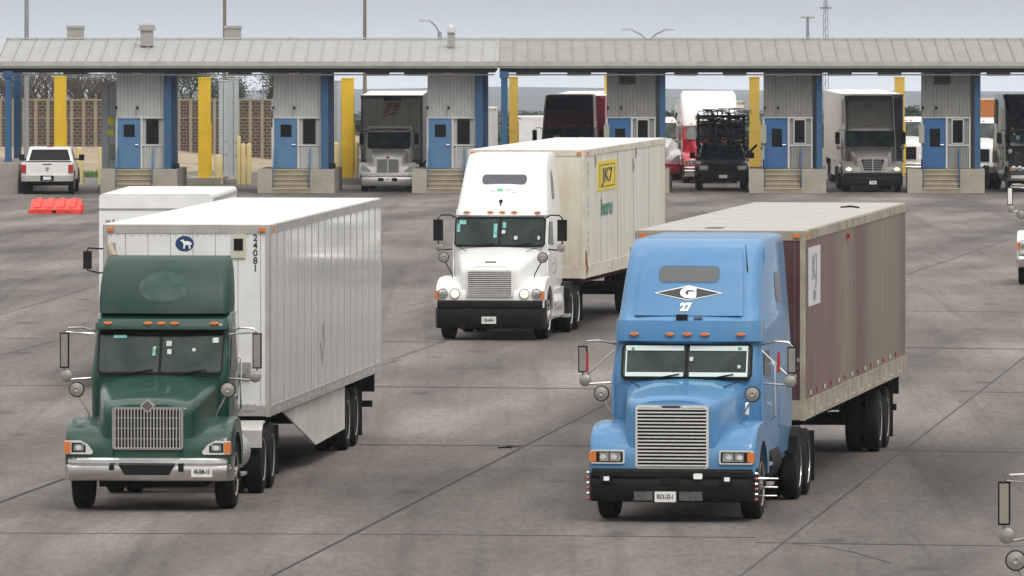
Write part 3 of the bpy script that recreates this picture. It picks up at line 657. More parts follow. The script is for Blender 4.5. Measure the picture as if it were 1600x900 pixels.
# hills on the horizon, with bluish haze fade mixed into their base colour
hillm = ground_mat('hazed_hill_scrub', (.10, .115, .12), (.14, .15, .145), (.085, .10, .10), .004, .02)
def hill_z(X, Y, base, amp):
    return base+amp*(.55+.9*noise.noise(Vector((X*.0016, Y*.002, 3)))+.35*noise.noise(Vector((X*.006, Y*.006, 9))))
def hills(name, Y0, Y1, ypx, amp):
    zb = PZ(ypx, Y1); b = bmesh.new(); rows = []
    for j in range(9):
        Y = Y0+(Y1-Y0)*j/8; u = math.sin(j/8*math.pi/2)
        rows.append([b.verts.new((-Y1*.09+Y1*.18*i/160, Y, gz(Y)-1 + (hill_z(-Y1*.09+Y1*.18*i/160, Y, zb, amp)-gz(Y)+1)*u)) for i in range(161)])
    for p, q_ in zip(rows, rows[1:]):
        for i in range(160): f = b.faces.new((p[i], p[i+1], q_[i+1], q_[i])); f.smooth = True
    me = bpy.data.meshes.new(name); b.to_mesh(me); b.free(); me.materials.append(hillm); tag(link(name, me), None, None, kind='structure')
hills('hills', 4200, 5200, 176, 9)
hills('hills', 6500, 8200, 156, 14)

# ------------------------------------------------------------------ the canopy
roofL = mat('pale_roof_sheet', (.31, .31, .30), .5, .1, var=.06, dirt=(.33, .31, .27), damt=.5, dscale=.9, stretch=(1, .25, 1))
roofR = mat('weathered_roof_sheet', (.245, .24, .21), .55, .1, var=.08, dirt=(.24, .23, .19), damt=.6, dscale=.9, stretch=(1, .25, 1))
fascia = mat('gutter_metal', (.46, .45, .42), .45, .2, dirt=(.25, .24, .21), damt=.5)
soffit = mat('soffit_steel', (.035, .036, .04), .7, dirt=(.06, .06, .06), damt=.4)
post_blue = mat('blue_post_paint', (.030, .095, .20), .55, spec=.3, dirt=(.09, .13, .18), damt=.4, dscale=1.2)
def canopy(label, x0, x1, th, rm, seam_dx, group):
    Yc = 417; xc = (x0+x1)/2; hl = (x1-x0)/2*Yc/F
    t = thing('canopy_roof', label, 'canopy', (PX(xc, Yc), Yc-1.2, 0), th)
    E, P, Z0, Z1 = 0, 7.0, 3.69, 4.595; Q = P+2.4; Zq = Z1-.26
    r = M(); r.loft([[(x, E, Z0), (x, P, Z1), (x, P+.4, Z1), (x, Q, Zq), (x, Q, Zq-.12), (x, E, Z0-.12)] for x in (-hl, hl)]); ro = r.build('roof_sheet', rm, t)
    s = M(); n = int(2*hl/.63); 
    for i in range(n+1):
        x = -hl+.02+(2*hl-.04)*i/n
        s.loft([[(x-.02, y, z+.001), (x+.02, y, z+.001), (x+.02, y, z+.055), (x-.02, y, z+.055)] for y, z in ((E, Z0), (P, Z1))])
        s.loft([[(x-.02, y, z+.001), (x+.02, y, z+.001), (x+.02, y, z+.055), (x-.02, y, z+.055)] for y, z in ((P+.4, Z1), (Q, Zq))])
    s.build('roof_seams', rm, ro)
    c = M(); c.box(-hl, hl, P-.12, P+.52, Z1+.03, Z1+.085); c.build('ridge_cap', fascia, ro)
    f = M(); f.box(-hl-.03, hl+.03, -.14, -.0, Z0-.18, Z0+.02); f.box(-hl-.03, hl+.03, -.08, .02, Z0-.27, Z0-.18); f.box(-hl-.03, hl+.03, Q, Q+.14, Z0-.27, Zq+.02)
    for sx in (-1, 1): f.loft([[(x, .0, Z0-.25), (x, .0, Z0+.03), (x, P, Z1+.03), (x, P+.4, Z1+.03), (x, Q, Zq+.03), (x, Q, Z0-.25)] for x in sorted((sx*hl, sx*(hl+.05)))])
    f.build('gutter', fascia, t)
    u = M(); u.box(-hl+.05, hl-.05, 0.1, Q-.05, Z0-.22, Z0-.13)
    for y in (.5, 4.5, 8.8): u.box(-hl+.05, hl-.05, y, y+.25, Z0-.47, Z0-.22)
    for i in range(int(2*hl/3.4)): x = -hl+1+i*3.4; u.box(x, x+.15, .6, 8.9, Z0-.40, Z0-.22)
    u.build('soffit', soffit, t)
    g = M()
    g.tube([(-hl+.1, .35, Z0-.56), (hl-.1, .35, Z0-.56)], .035, 6); g.build('conduit', fascia, t)
    return t
canopy('pale left canopy roof with slanting seams over the first three booths', -3, 776, .008, roofL, 0, None)
canopy('weathered beige right canopy roof over the last three booths', 779, 1700, .0, roofR, 0, None)
lampg = mat('canopy_lamp_lens', (.85, .82, .68), .4, var=.05)
# canopy posts not belonging to a booth
def post(x0, x1, yb, Y, label, top=3.3, base=True, m=post_blue, cat='post', group=None):
    t = thing('canopy_post', label, cat, (PX((x0+x1)/2, Y), Y, gz(Y)), .047, group)
    hw = (x1-x0)/2*Y/F; zb = PZ(yb, Y)-gz(Y)
    p = M(); p.box(-hw, hw, -hw, hw, zb, top-gz(Y)); p.box(-hw-.04, hw+.04, -hw-.04, hw+.04, zb, zb+.03); p.build('shaft', m, t, bevel=.01)
    c = M(); c.box(-hw-.06, hw+.06, -hw-.04, -hw, top-gz(Y)-.3, top-gz(Y)); c.build('bracket', post_blue, t)
    return t
post(8, 18, 253, 416, 'blue canopy post at the left edge, nearer of the two')
post(22, 33, 250, 427, 'blue canopy post beside the white pickup, farther of the two')
post(783, 793, 262, 414, 'blue canopy post left of the dark red truck, where the two roofs meet')
isl = thing('concrete_island', 'low concrete island under the blue posts at the left edge', 'concrete island', (PX(6, 415), 415, gz(415)), .047)
M().loft([[(-1.2, 0, z), (.62, 0, z), (.62, 14, z), (-1.2, 14, z)] for z in (0, 1.28)]).build('island_block', kerb, isl, bevel=.06)

# ------------------------------------------------------------------ booths
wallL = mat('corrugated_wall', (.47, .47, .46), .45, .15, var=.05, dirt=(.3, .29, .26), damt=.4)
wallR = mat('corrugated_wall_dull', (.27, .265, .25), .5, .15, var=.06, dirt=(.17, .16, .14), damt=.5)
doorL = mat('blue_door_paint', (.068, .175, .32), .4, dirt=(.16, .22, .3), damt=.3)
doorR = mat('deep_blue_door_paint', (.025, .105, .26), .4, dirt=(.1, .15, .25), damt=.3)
concm = mat('booth_concrete', (.37, .34, .28), .85, var=.12, dirt=(.2, .17, .13), damt=.6, dscale=.8, bump=.3)
stepm = mat('step_concrete', (.30, .25, .18), .85, var=.12, dirt=(.17, .14, .10), damt=.5, bump=.3)
framem = mat('pale_frame', (.55, .55, .54), .45, dirt=(.35, .35, .34), damt=.3)
def corr(mb, x0, x1, y, z0, z1, pitch=.16, dep=.035):
    pts = []; x = x0; k = 0
    while x < x1-1e-4:
        for dx, dy in ((0, 0), (pitch*.3, 0), (pitch*.4, -dep), (pitch*.9, -dep)):
            if x+dx < x1: pts.append((x+dx, y+dy))
        x += pitch
    pts.append((x1, y)); back = [(x1, y+.06), (x0, y+.06)]
    mb.prism(pts+back, 'z', z0, z1)
def booth(px, right, label, extra=()):
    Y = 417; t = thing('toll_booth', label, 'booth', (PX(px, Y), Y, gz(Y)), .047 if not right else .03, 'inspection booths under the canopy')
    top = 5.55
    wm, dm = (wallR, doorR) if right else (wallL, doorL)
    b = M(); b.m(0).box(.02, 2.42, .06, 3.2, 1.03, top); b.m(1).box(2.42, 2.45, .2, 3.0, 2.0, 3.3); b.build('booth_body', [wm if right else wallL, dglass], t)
    c = M(); corr(c, 0, 2.12, .02, 3.27, top); c.build('corrugated_wall', wm, t)
    c = M(); corr(c, 1.18, 2.12, .02, 1.05, 2.05, .12); c.build('lower_wall_panel', wm, t)
    f = M(); f.box(-.02, 2.14, -.05, .05, 3.22, 3.28); f.box(-.03, .07, -.04, .05, 1.05, 3.22); f.box(2.06, 2.12, -.04, .05, 1.05, 3.22); f.box(1.05, 1.13, -.04, .05, 1.05, 3.22); f.box(1.13, 2.06, -.04, .05, 2.03, 2.09); f.build('wall_trim', framem, t)
    d = M(); d.box(.09, 1.03, -.03, .03, 1.07, 3.2); do = d.build('door', dm, t, bevel=.01)
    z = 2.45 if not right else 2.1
    g = M(); g.box(.32 if not right else .36, .80, -.045, -.02, 2.42 if not right else 2.0, 2.96 if not right else 2.78); g.build('door_window', dglass, do)
    k = M(); k.box(.04, .1, -.05, -.01, 1.06, 3.24); k.box(.04, 1.06, -.05, -.01, 3.19, 3.25); k.build('door_frame', dm, t)
    h = M(); h.tube([(.82, -.04, 2.08), (.82, -.1, 2.08), (.97, -.1, 2.08)], .02, 6); h.build('door_handle', chrome, do)
    w1 = M(); w1.box(1.30, 1.84, -.035, .02, 2.12, 3.2); wo = w1.build('window_frame', framem if right else rubber, t); M().box(1.35, 1.79, -.05, -.03, 2.17, 3.15).build('window_pane', dglass, wo)
    # posts
    p = M()
    if not right: p.box(2.10, 2.42, -.30, .05, 1.0, top)
    else: p.box(2.30, 2.55, -.30, .05, 1.0, top)
    p.build('corner_post', post_blue, t, bevel=.01)
    q_ = M(); q_.m(0).box(2.14, 2.62 if not right else 2.30, .06, .5, 1.0, top); q_.build('dark_return', mat('dark_blue_panel', (.02, .045, .10), .5), t)  # dark blue return panel beside the post
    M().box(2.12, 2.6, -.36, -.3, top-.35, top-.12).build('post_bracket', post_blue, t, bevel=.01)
    # plinth, steps, rails
    pl = M(); pl.box(-.62, 2.72, .0, 4.2, 0, 1.03); pl.box(-.62, .02, -.95, .0, 0, 1.03); pl.box(1.66, 2.72, -.95, .0, 0, 1.03); pl.build('plinth', concm, t, bevel=.05)
    s = M()
    for i in range(5): s.box(.02, 1.66, -.98+.2*i, 0, .2*i, .2*(i+1)+.005)
    s.build('steps', stepm, t, bevel=.008)
    s = M()
    for i in range(5): s.box(.03, 1.65, -1.01+.2*i, -.93+.2*i, .2*(i+1)-.035, .2*(i+1)+.012)
    s.build('step_nosing', mat('step_nosing', (.42, .37, .28), .8), t)
    for x in (.06, 1.62):
        r = M(); r.tube([(x, -.9, .25), (x, -.9, 1.15), (x, -.1, 1.95), (x, -.1, 1.05)], .024, 6); r.tube([(x, -.9, .75), (x, -.1, 1.55)], .016, 6)
        r.build('handrail', doorL if not right else doorR, t)
    l = M(); l.box(.70 if not right else 1.62, 1.12 if not right else 2.0, -.22, -.02, 5.12 if not right else 5.25, 5.24 if not right else 5.42); l.build('wall_lamp', lampg, t, bevel=.01)
    for x in ((.0, .92) if not right else (.05, .62)): 
        cmr = M(); cmr.tube([(x, -.02, 3.7), (x, -.12, 3.72), (x+.02, -.3, 3.66)], [.02, .05, .05], 6); cmr.build('camera', rubber, t)
    if right:
        v = M(); v.m(0).box(.55, 1.25, -.06, 0, 4.7, 5.45)
        for i in range(7): v.m(0).box(.57, 1.23, -.10, -.04, 4.75+.095*i, 4.8+.095*i)
        v.build('louvre', wallR if right == 2 else soffit, t)
        u = M(); u.box(-.12, .12, -.20, -.06, 2.15, 2.95); u.build('control_box', mat('box_grey_green', (.30, .31, .24), .6), t, bevel=.01)
        M().box(-.02, .06, -.6, 0, 1.0, 1.45).build('low_box', rubber, t)
    if not right:
        M().box(2.45, 2.62, -.2, 1.5, 1.0, 1.25).build('low_box', rubber, t)
    return t
booth(182, 0, 'grey booth with blue door and concrete steps, nearest the white pickup')
booth(427, 0, 'grey booth with blue door immediately left of the small silver truck')
booth(668, 0, 'grey booth whose steps are half hidden by the white truck cab')
booth(948, 1, 'dull grey booth rising behind the white truck\'s box trailer')
booth(1193, 2, 'dull grey booth with pale louvre between the pipe-laden pickup and the grey truck')
booth(1440, 1, 'dull grey booth with dark louvre, last before the black truck at the right')

# ------------------------------------------------------------------ portal monitors, yellow guards, bollards behind the booths
yel = mat('safety_yellow', (.78, .50, .015), .5, var=.06, dirt=(.45, .32, .06), damt=.35, dscale=.8)
yel2 = mat('faded_yellow', (.62, .42, .06), .55, var=.06, dirt=(.4, .3, .1), damt=.4)
cream = mat('cream_bollard_paint', (.62, .52, .24), .6, var=.07, dirt=(.4, .34, .2), damt=.4)
rpm_m = mat('monitor_grey', (.42, .46, .48), .5, var=.04, dirt=(.3, .32, .33), damt=.35)
Yg = 432
def guard(x0, x1, y0, y1, label, m=yel, Y=Yg, dep=.5):
    t = thing('portal_guard', label, 'yellow guard', (PX((x0+x1)/2, Y), Y, gz(Y)), .047, 'tall yellow guards behind the booths')
    hw = (x1-x0)/2*Y/F*.93; zt = PZ(y0, Y)-gz(Y); zb = max(.0, PZ(y1, Y)-gz(Y))
    b = M(); b.box(-hw, hw, 0, dep, zb, zt); b.box(-hw-.02, hw+.02, -.02, dep+.02, zt-.03, zt+.03); b.box(-hw-.01, hw+.01, -.015, 0, (zt+zb)*.47, (zt+zb)*.47+.04)
    b.box(hw, hw+.06, .1, .2, zb+.2, (zt+zb)*.55); b.build('guard_panel', m, t, bevel=.02)
    k = M(); k.box(-hw-.5, hw+.5, -.3, 4, 0, zb if zb > .05 else .15); k.build('kerb_island', kerb, t, bevel=.03)
    return t
guard(84, 103, 120, 279, 'tall yellow guard rising behind the white pickup')
guard(309, 329, 122, 278, 'tall yellow guard standing alone between the first two booths')
guard(533, 553, 123, 278, 'tall yellow guard just left of the small silver truck')
guard(795, 809, 121, 278, 'faded yellow guard right of the blue post left of the dark red truck', yel2)
guard(1170, 1187, 121, 278, 'faded yellow guard right of the pipe-laden pickup', yel2)
guard(1397, 1414, 121, 278, 'faded yellow guard partly behind the grey truck\'s roof', yel2, 445)
guard(944, 950, 119, 278, 'thin yellow upright against the left side of the fourth booth', yel2)
guard(1022, 1028, 116, 278, 'thin yellow upright against the blue post of the fourth booth', yel2, 419)
def monitor(x0, x1, y0, Y, label, dets=()):
    t = thing('portal_monitor', label, 'portal monitor', (PX((x0+x1)/2, Y), Y, gz(Y)), .047, 'pale grey portal monitor cabinets')
    hw = (x1-x0)/2*Y/F; zt = PZ(y0, Y)-gz(Y)
    b = M(); b.box(-hw, hw, 0, .5, .2, zt); b.build('cabinet', rpm_m, t, bevel=.02)
    k = M(); k.box(-hw-.15, hw+.15, -.2, 1.0, 0, .2); k.build('footing', kerb, t)
    c = M(); c.box(-hw-.03, hw+.03, -.03, .53, zt, zt+.04); c.build('cap', framem, t)
    for (u, v, a, bb, m_, nm) in dets:
        M().box(u*hw-a, u*hw+a, -.03 if nm != 'utility_box' else -.2, 0, v-bb, v+bb).build(nm, m_, t)
    seamm = M(); seamm.box(-.01, .01, -.006, 0, .4, zt-.1); 
    for z in (1.2, 1.8): seamm.box(hw*.5, hw*.5+.05, -.02, 0, z, z+.05)
    seamm.build('door_seam', rubber, t)
    return t
yl = mat('yellow_sticker', (.75, .66, .03), .5)
monitor(159, 181, 129, 420, 'pale grey cabinet with two yellow stickers beside the first booth door', [(.3, 3.05, .14, .17, yl, 'sticker'), (.3, 2.55, .14, .12, yl, 'sticker'), (.5, 1.75, .14, .3, mat('box_olive', (.25, .26, .21), .6), 'utility_box')])
monitor(342, 356, 127, 438, 'slim pale grey cabinet immediately right of the lone yellow guard')
monitor(357, 372, 124, 434, 'wider pale grey cabinet with round bolts near the lone yellow guard')
monitor(517, 533, 127, 436, 'pale grey cabinet between the second booth and the yellow guard')
def bollard(x0, x1, y0, y1, label, Y=425, m=cream, group='cream painted guard posts'):
    r = (x1-x0)/2*Y/F; zt = PZ(y0, Y)-gz(Y)
    mb = M(); mb.lathe([(.0, 0), (r, 0), (r, zt-r*.5), (r*.8, zt-r*.15), (r*.3, zt), (0, zt)], (0, 0, 0), 'z', 16)
    o = mb.build('bollard', m); o.location = (PX((x0+x1)/2, Y), Y, gz(Y)); tag(o, label, 'bollard', group)
for a in [(118, 130, 230, 282, 'broad cream bollard right of the white pickup'), (335, 348, 242, 283, 'short cream bollard at the foot of the slim grey cabinet'), (376, 384, 224, 280, 'taller cream bollard of the pair right of the wide grey cabinet'),
          (385, 393, 224, 280, 'cream bollard closest to the second booth'), (153, 158, 230, 284, 'narrow cream bollard left of the stickered cabinet'), (519, 532, 222, 260, 'cream bollard just right of the second booth'), (555, 560, 222, 284, 'narrow cream bollard between yellow guard and silver truck'),
          (370, 376, 212, 280, 'thin cream bollard touching the wide grey cabinet')]:
    bollard(*a, Y=Yg)

# ------------------------------------------------------------------ left background: bank, brick wall, trees
dirt = ground_mat('dry_earth', (.25, .20, .14), (.36, .30, .22), (.17, .15, .10), .4, 1.5)
b = bmesh.new(); rows = []
for Y, z in ((470, gz(470)-.05), (476, gz(476)+.15), (497, -1.65), (520, -1.5), (600, -2.0)):
    rows.append([b.verts.new((-48+39*i/30, Y, z+(.12*noise.noise(Vector((i*.6, Y*.3, 0))) if Y > 471 else 0)+(min(0, (22-i)*.12) if i > 22 else 0))) for i in range(31)])
for p, q_ in zip(rows, rows[1:]):
    for i in range(30): b.faces.new((p[i], p[i+1], q_[i+1], q_[i])).smooth = True
me = bpy.data.meshes.new('earth_bank'); b.to_mesh(me); b.free(); me.materials.append(dirt); tag(link('earth_bank', me), None, None, kind='structure')
gm_ = mat('grass_blades', (.07, .13, .03), .8, var=.4, scale=6)
gb = M()
for i in range(900):
    x = PX(150+random.gauss(0, 22), 455); y = 455+random.uniform(-6, 12); z = gz(y); a = random.uniform(0, 6.28); h = random.uniform(.1, .3)
    gb.poly([(x-.03*math.cos(a), y-.03*math.sin(a), z), (x+.03*math.cos(a), y+.03*math.sin(a), z), (x+random.uniform(-.08, .08), y, z+h)])
tag(gb.build('grass', gm_), None, None, kind='stuff')
# brick and concrete wall
brick = bpy.data.materials.new('brick_panel'); brick.use_nodes = True
n = brick.node_tree.nodes; l = brick.node_tree.links
tcn = n.new('ShaderNodeTexCoord'); mpn = n.new('ShaderNodeMapping'); mpn.inputs['Rotation'].default_value = (R(90), 0, 0); l.new(tcn.outputs['Object'], mpn.inputs[0])
bt = n.new('ShaderNodeTexBrick'); bt.inputs['Scale'].default_value = 1; bt.inputs['Brick Width'].default_value = .30; bt.inputs['Row Height'].default_value = .17; bt.inputs['Mortar Size'].default_value = .02
bt.inputs['Color1'].default_value = (.055, .038, .026, 1); bt.inputs['Color2'].default_value = (.085, .058, .040, 1); bt.inputs['Mortar'].default_value = (.20, .17, .13, 1)
l.new(mpn.outputs[0], bt.inputs[0]); l.new(bt.outputs[0], n['Principled BSDF'].inputs['Base Color']); n['Principled BSDF'].inputs['Roughness'].default_value = .9
pilm = mat('wall_pillar', (.27, .225, .165), .9, var=.12)
t = thing('boundary_wall', 'brown brick boundary wall with pale pillars beyond the left booths', 'wall', (0, 500, 0))
zt, zb = PZ(155, 500), PZ(238, 500)
M().box(PX(-640, 500), PX(424, 500), 0, .2, zb-.4, zt-.08).build('brick_panel', brick, t)
c = M(); c.box(PX(-640, 500), PX(424, 500), -.05, .25, zt-.08, zt); c.box(PX(-640, 500), PX(424, 500), -.03, 0, zt-1.0, zt-.94); c.build('coping', pilm, t)
pillar_me = M().box(-.085, .085, -.14, 0, zb-.4, zt+.04).mesh('pillar', pilm)
for i in range(57): link('pillar', pillar_me, t, (PX(-632.0+18.6*i, 500), 0, 0))

leafm = mat('leaf_green', (.055, .075, .028), .8, var=.45, scale=.8)
leafd = mat('leaf_dark', (.028, .045, .022), .8, var=.4, scale=.8)
barkm = mat('bark', (.10, .085, .072), .9, var=.2)
def tree(px, Y, h, spread, label, bare=False, lm=leafm, leaves=3000, base=None, lsz=.12, group='trees beyond the yard', trunk_f=.3):
    rnd = random.Random(int(px*7+Y)); zb = base if base is not None else gz(Y)
    t = thing('bare_tree' if bare else 'tree', label, 'tree', (PX(px, Y), Y, zb-.1), 0, group)
    b = M(); tips = []
    def grow(p, d, ln, r, k):
        pts = [p]; rr = [r]
        for i in range(3):
            d = (d+Vector((rnd.gauss(0, .13), rnd.gauss(0, .13), rnd.gauss(.03, .08)))).normalized(); p = p+d*ln/3; pts.append(p); rr.append(r*(1-.13*(i+1)))
        b.tube(pts, rr, 5 if k > 1 else 8)
        if k >= (5 if bare else 3) or ln < .25: tips.append(p); return
        for j in range(rnd.choice((3, 3, 4) if bare and k < 3 else (2, 3, 3))):
            a = rnd.uniform(0, 6.28); s = rnd.uniform(.35, .8)*spread
            nd = (d+Vector((math.cos(a)*s, math.sin(a)*s, rnd.uniform(-.05, .35)))).normalized()
            grow(p, nd, ln*rnd.uniform(.62, .85), r*.55, k+1)
        tips.append(p)
    L0 = h*trunk_f
    for j in range(2 if bare else 1): grow(Vector((j*.2, 0, 0)), Vector((rnd.uniform(-.15, .15), 0, 1)), L0, h*.028, 0)
    b.build('trunk', barkm, t)
    if not bare:
        c = M()
        for i in range(leaves):
            p = rnd.choice(tips); q_ = p+Vector((rnd.gauss(0, 1), rnd.gauss(0, 1), rnd.gauss(0, .8)))*h*.075
            u = Vector((rnd.gauss(0, 1), rnd.gauss(0, 1), rnd.gauss(0, 1))).normalized()*lsz*rnd.uniform(.6, 1.5); v = u.orthogonal().normalized()*lsz*rnd.uniform(.4, .9)
            c.poly([q_-u, q_+v, q_+u, q_-v])
        c.build('crown', lm, t, smooth=1)
    return t
pink = mat('bare_twigs', (.16, .125, .11), .9)
for i, (px, h) in enumerate([(-10, 6.6), (20, 6.0), (66, 7.2), (125, 6.4), (178, 6.8), (42, 5.6), (95, 5.8), (150, 6.0)]):
    tree(px, 512+i*4, h, 1.1, ['bare grey tree at the extreme left edge behind the wall', 'bare grey tree between the two left blue posts', 'bare branching tree above the white pickup', 'bare twiggy tree right of the first yellow guard', 'bare tree just left of the first booth', 'smaller bare tree beside the thick grey pole', 'smaller bare tree right behind the first yellow guard', 'smaller bare tree midway between guard and first booth'][i], True, base=-1.8, trunk_f=.2, group='bare trees behind the wall')
tree(300, 515, 5.6, .9, 'olive green leafy tree behind the lone yellow guard', lm=leafm, leaves=9000, base=-1.8, lsz=.05)
tree(395, 520, 5.8, .9, 'brownish green tree left of the second booth', lm=mat('leaf_olive', (.085, .075, .03), .8, var=.4), leaves=9000, base=-1.8, lsz=.05)
tree(346, 535, 4.4, .9, 'thin green tree above the grey cabinets', lm=leafd, leaves=5000, base=-1.9, lsz=.05)
far = [(1083, 900, 'small rounded tree showing above the white cab roof'), (1104, 940, 'second small tree above the white cab roof'), (1046, 700, 'dark bushy tree left of the pale trailer'), (1425, 720, 'dark tree between grey truck and last booth'),
       (820, 800, 'low tree left of the dark red truck'), (1240, 900, 'low tree hidden mostly by the fifth booth'), (520, 760, 'low dark tree between second booth and yellow guard'), (1590, 800, 'low tree beyond the black truck')]
for px, Y, lb in far:
    top = {1083: 147, 1104: 146, 1046: 163, 1425: 157, 820: 175, 1240: 170, 520: 182, 1590: 165}[px]
    tree(px, Y, max(2, PZ(top, Y)-gz(Y))*.95, .8, lb, lm=leafd, leaves=3000, lsz=.13, group='trees on the far plain')
# rows of scrub on the plain: nobody could count them
sc_ = M(); rnd = random.Random(5)
for i in range(2600):
    Y = rnd.uniform(560, 3800)**1.0; x = rnd.uniform(-.062, .062)*Y; r = rnd.uniform(.8, 2.6)*(1+Y/4000); z = gz(Y)
    for k in range(4):
        a, bq, cq = [Vector((x, Y, z))+Vector((rnd.uniform(-r, r), rnd.uniform(-r, r), rnd.uniform(0, r*.9))) for _ in range(3)]; sc_.poly([a, bq, cq])
tag(sc_.build('scrub', leafd, smooth=1), None, None, kind='stuff')

# ------------------------------------------------------------------ poles and lamps, vents on the roof
steelg = mat('galvanised_steel', (.30, .31, .32), .5, .4)
woodp = mat('weathered_pole', (.20, .16, .12), .9)
def pole(px, w_, ytop, Y, label, m, cat='pole'):
    z = PZ(ytop, Y)-gz(Y); r = w_/2*Y/F; mb = M(); mb.lathe([(.0, 0), (r*1.9, 0), (r*1.9, .25), (r*1.15, .3), (r, z*.5), (r*.8, z), (0, z)], (0, 0, 0), 'z', 12)
    o = mb.build('pole', m); o.location = (PX(px, Y), Y, gz(Y)); return tag(o, label, cat)
pole(41.5, 7.5, -60, 470, 'thick grey pole standing left of the white pickup', steelg)
pole(351, 6, -60, 480, 'brown wooden pole above the roof between the first two booths', woodp)
pole(570, 6, -60, 480, 'brown wooden pole rising behind the small silver truck\'s trailer', woodp)
def cobra(px, ytop, Y, arms, label, span=22):
    t = thing('street_lamp', label, 'street lamp', (PX(px, Y), Y, gz(Y))); z = PZ(ytop, Y)-gz(Y); k = Y/F
    M().lathe([(.0, 0), (.16, 0), (.14, z*.4), (.09, z-.55), (0, z-.55)], (0, 0, 0), 'z', 10).build('mast', steelg, t)
    for s in arms:
        a = M(); a.tube([(0, 0, z-.6), (s*span*.45*k, 0, z-.25), (s*span*1.0*k, 0, z-.04)], .05, 6); ao = a.build('arm', steelg, t)
        l_ = M(); l_.loft([[(s*(span*1.0*k+u), v*wd, z-.06+h_) for v, h_ in ((-1, 0), (1, 0), (.8, .1), (-.8, .1))] for u, wd in ((0, .08), (.25, .16), (.55, .12))]); l_.build('lamp_head', steelg, ao)
    return t
cobra(687, 32, 455, (-1,), 'single arm street lamp left of the cowled roof vent', 14)
cobra(1013, 46, 470, (-1, 1), 'double arm street lamp above the right canopy', 24)
t = thing('high_mast_light', 'high mast light with a small crossbar of lamps above the right canopy', 'mast light', (PX(1262, 700), 700, gz(700))); z = PZ(27, 700)-gz(700)
M().lathe([(0, 0), (.25, 0), (.1, z), (0, z)], (0, 0, 0), 'z', 8).build('mast', steelg, t)
x = M(); x.box(-.5, .5, -.06, .06, z-.06, z+.04); x.build('crossbar', steelg, t)
for s in (-.42, -.15, .15, .42): M().box(s-.09, s+.09, -.2, .1, z-.02, z+.12).build('floodlight', framem, t)
t = thing('lattice_tower', 'faint slender lattice tower right of the high mast light', 'tower', (PX(1290, 1500), 1500, gz(1500))); z = PZ(2, 1500)-gz(1500)
x = M()
for sx, sy in ((-1, -1), (1, -1), (0, 1)): x.tube([(sx*.5, sy*.5, 0), (sx*.3, sy*.3, z)], .05, 4)
k = int(z/1.4)
for i in range(k):
    for (a, b_) in (((-1, -1), (1, -1)), ((1, -1), (0, 1)), ((0, 1), (-1, -1))): x.tube([(a[0]*.42, a[1]*.42, i*1.4), (b_[0]*.42, b_[1]*.42, i*1.4+1.4)], .03, 4)
x.build('lattice', steelg, t); x = M(); x.box(-.9, .9, -.1, .1, z-1.2, z-.9); x.box(-.15, .15, -.1, .1, z-1, z+.6); x.build('antenna', steelg, t)
ventm = mat('vent_metal', (.36, .35, .32), .55, .2, dirt=(.2, .19, .17), damt=.4)
def vent(x0, x1, y0, y1, Y, label, kind):
    t = thing('roof_vent', label, 'roof vent', (PX((x0+x1)/2, Y), Y, PZ(y1, Y))); hw = (x1-x0)/2*Y/F; h = (y1-y0)*Y/F
    b = M()
    if kind == 'box': b.box(-hw*.92, hw*.92, -.35, .35, 0, h-.1)
    else: b.box(-hw*.72, hw*.72, -.3, .3, 0, h*.72)
    b.build('vent_body', ventm, t, bevel=.015)
    c = M()
    if kind == 'box': c.box(-hw, hw, -.4, .4, h-.12, h)
    else:
        c.box(-hw, hw, -.38, .38, h*.68, h*.76); c.box(-hw*.9, hw*.9, -.33, .33, h*.76, h*.92); c.lathe([(0, 0), (hw*.5, 0), (hw*.3, h*.1), (0, h*.12)], (0, 0, h*.92), 'z', 12)
    c.build('vent_cap', ventm if kind != 'white' else framem, t, bevel=.01)
vent(104, 132, 40, 62, 424.2, 'square roof vent at the left, first along the ridge', 'box'); vent(350, 378, 40, 62, 424.2, 'square roof vent in front of the brown wooden pole', 'box')
vent(216, 243, 36, 72, 420.6, 'tall cowled roof vent above the first booth', 'cowl'); vent(697, 713, 40, 74, 420.3, 'narrow cowled roof vent with a white cap above the third booth', 'white')
lmp = M().box(-.52, .52, -.2, .2, -.08, .04).mesh('canopy_light', soffit)
lml = M().box(-.48, .48, -.16, .16, -.095, -.081).mesh('diffuser', lampg)
for i, px in enumerate((825, 905, 1072, 1148, 1312, 1390, 1560, 430+45, 590, 650, 118, 290, 375)):
    Y = 418; o = link('canopy_light', lmp, None, (PX(px, Y), Y, PZ(115, Y))); link('diffuser', lml, o)
    tag(o, 'long dark lamp hanging under the canopy over a lane', 'canopy light', 'lamps under the canopy')

# ================================================================== VEHICLES
# ---------- green tractor with white van trailer
seamd = mat('panel_seam', (.24, .24, .235), .6)
tw_f = mat('trailer_white_front', (.72, .72, .70), .5, var=.04, dirt=(.42, .40, .36), damt=.4, dscale=1.2, vgrad=(1.0, 2.2, .5))
tw_s = mat('trailer_white_side', (.72, .73, .75), .2, .0, stretch=(1, 1.6, .22), var=.06, coat=.6, bump=.15, bscale=1.2, dirt=(.50, .49, .46), damt=.4, dscale=1.1, vgrad=(1.1, 1.5, .3))
roof_w = mat('trailer_roof_white', (.68, .67, .64), .6, var=.06, dirt=(.5, .48, .43), damt=.4, dscale=.8)
rail_g = mat('trailer_rail', (.47, .46, .43), .45, .4, dirt=(.25, .23, .2), damt=.6, dscale=3)
sheen_strip = mat('windscreen_sheen', (.55, .66, .62), .3, coat=.3)  # pale strips that paint a reflection onto the windscreen
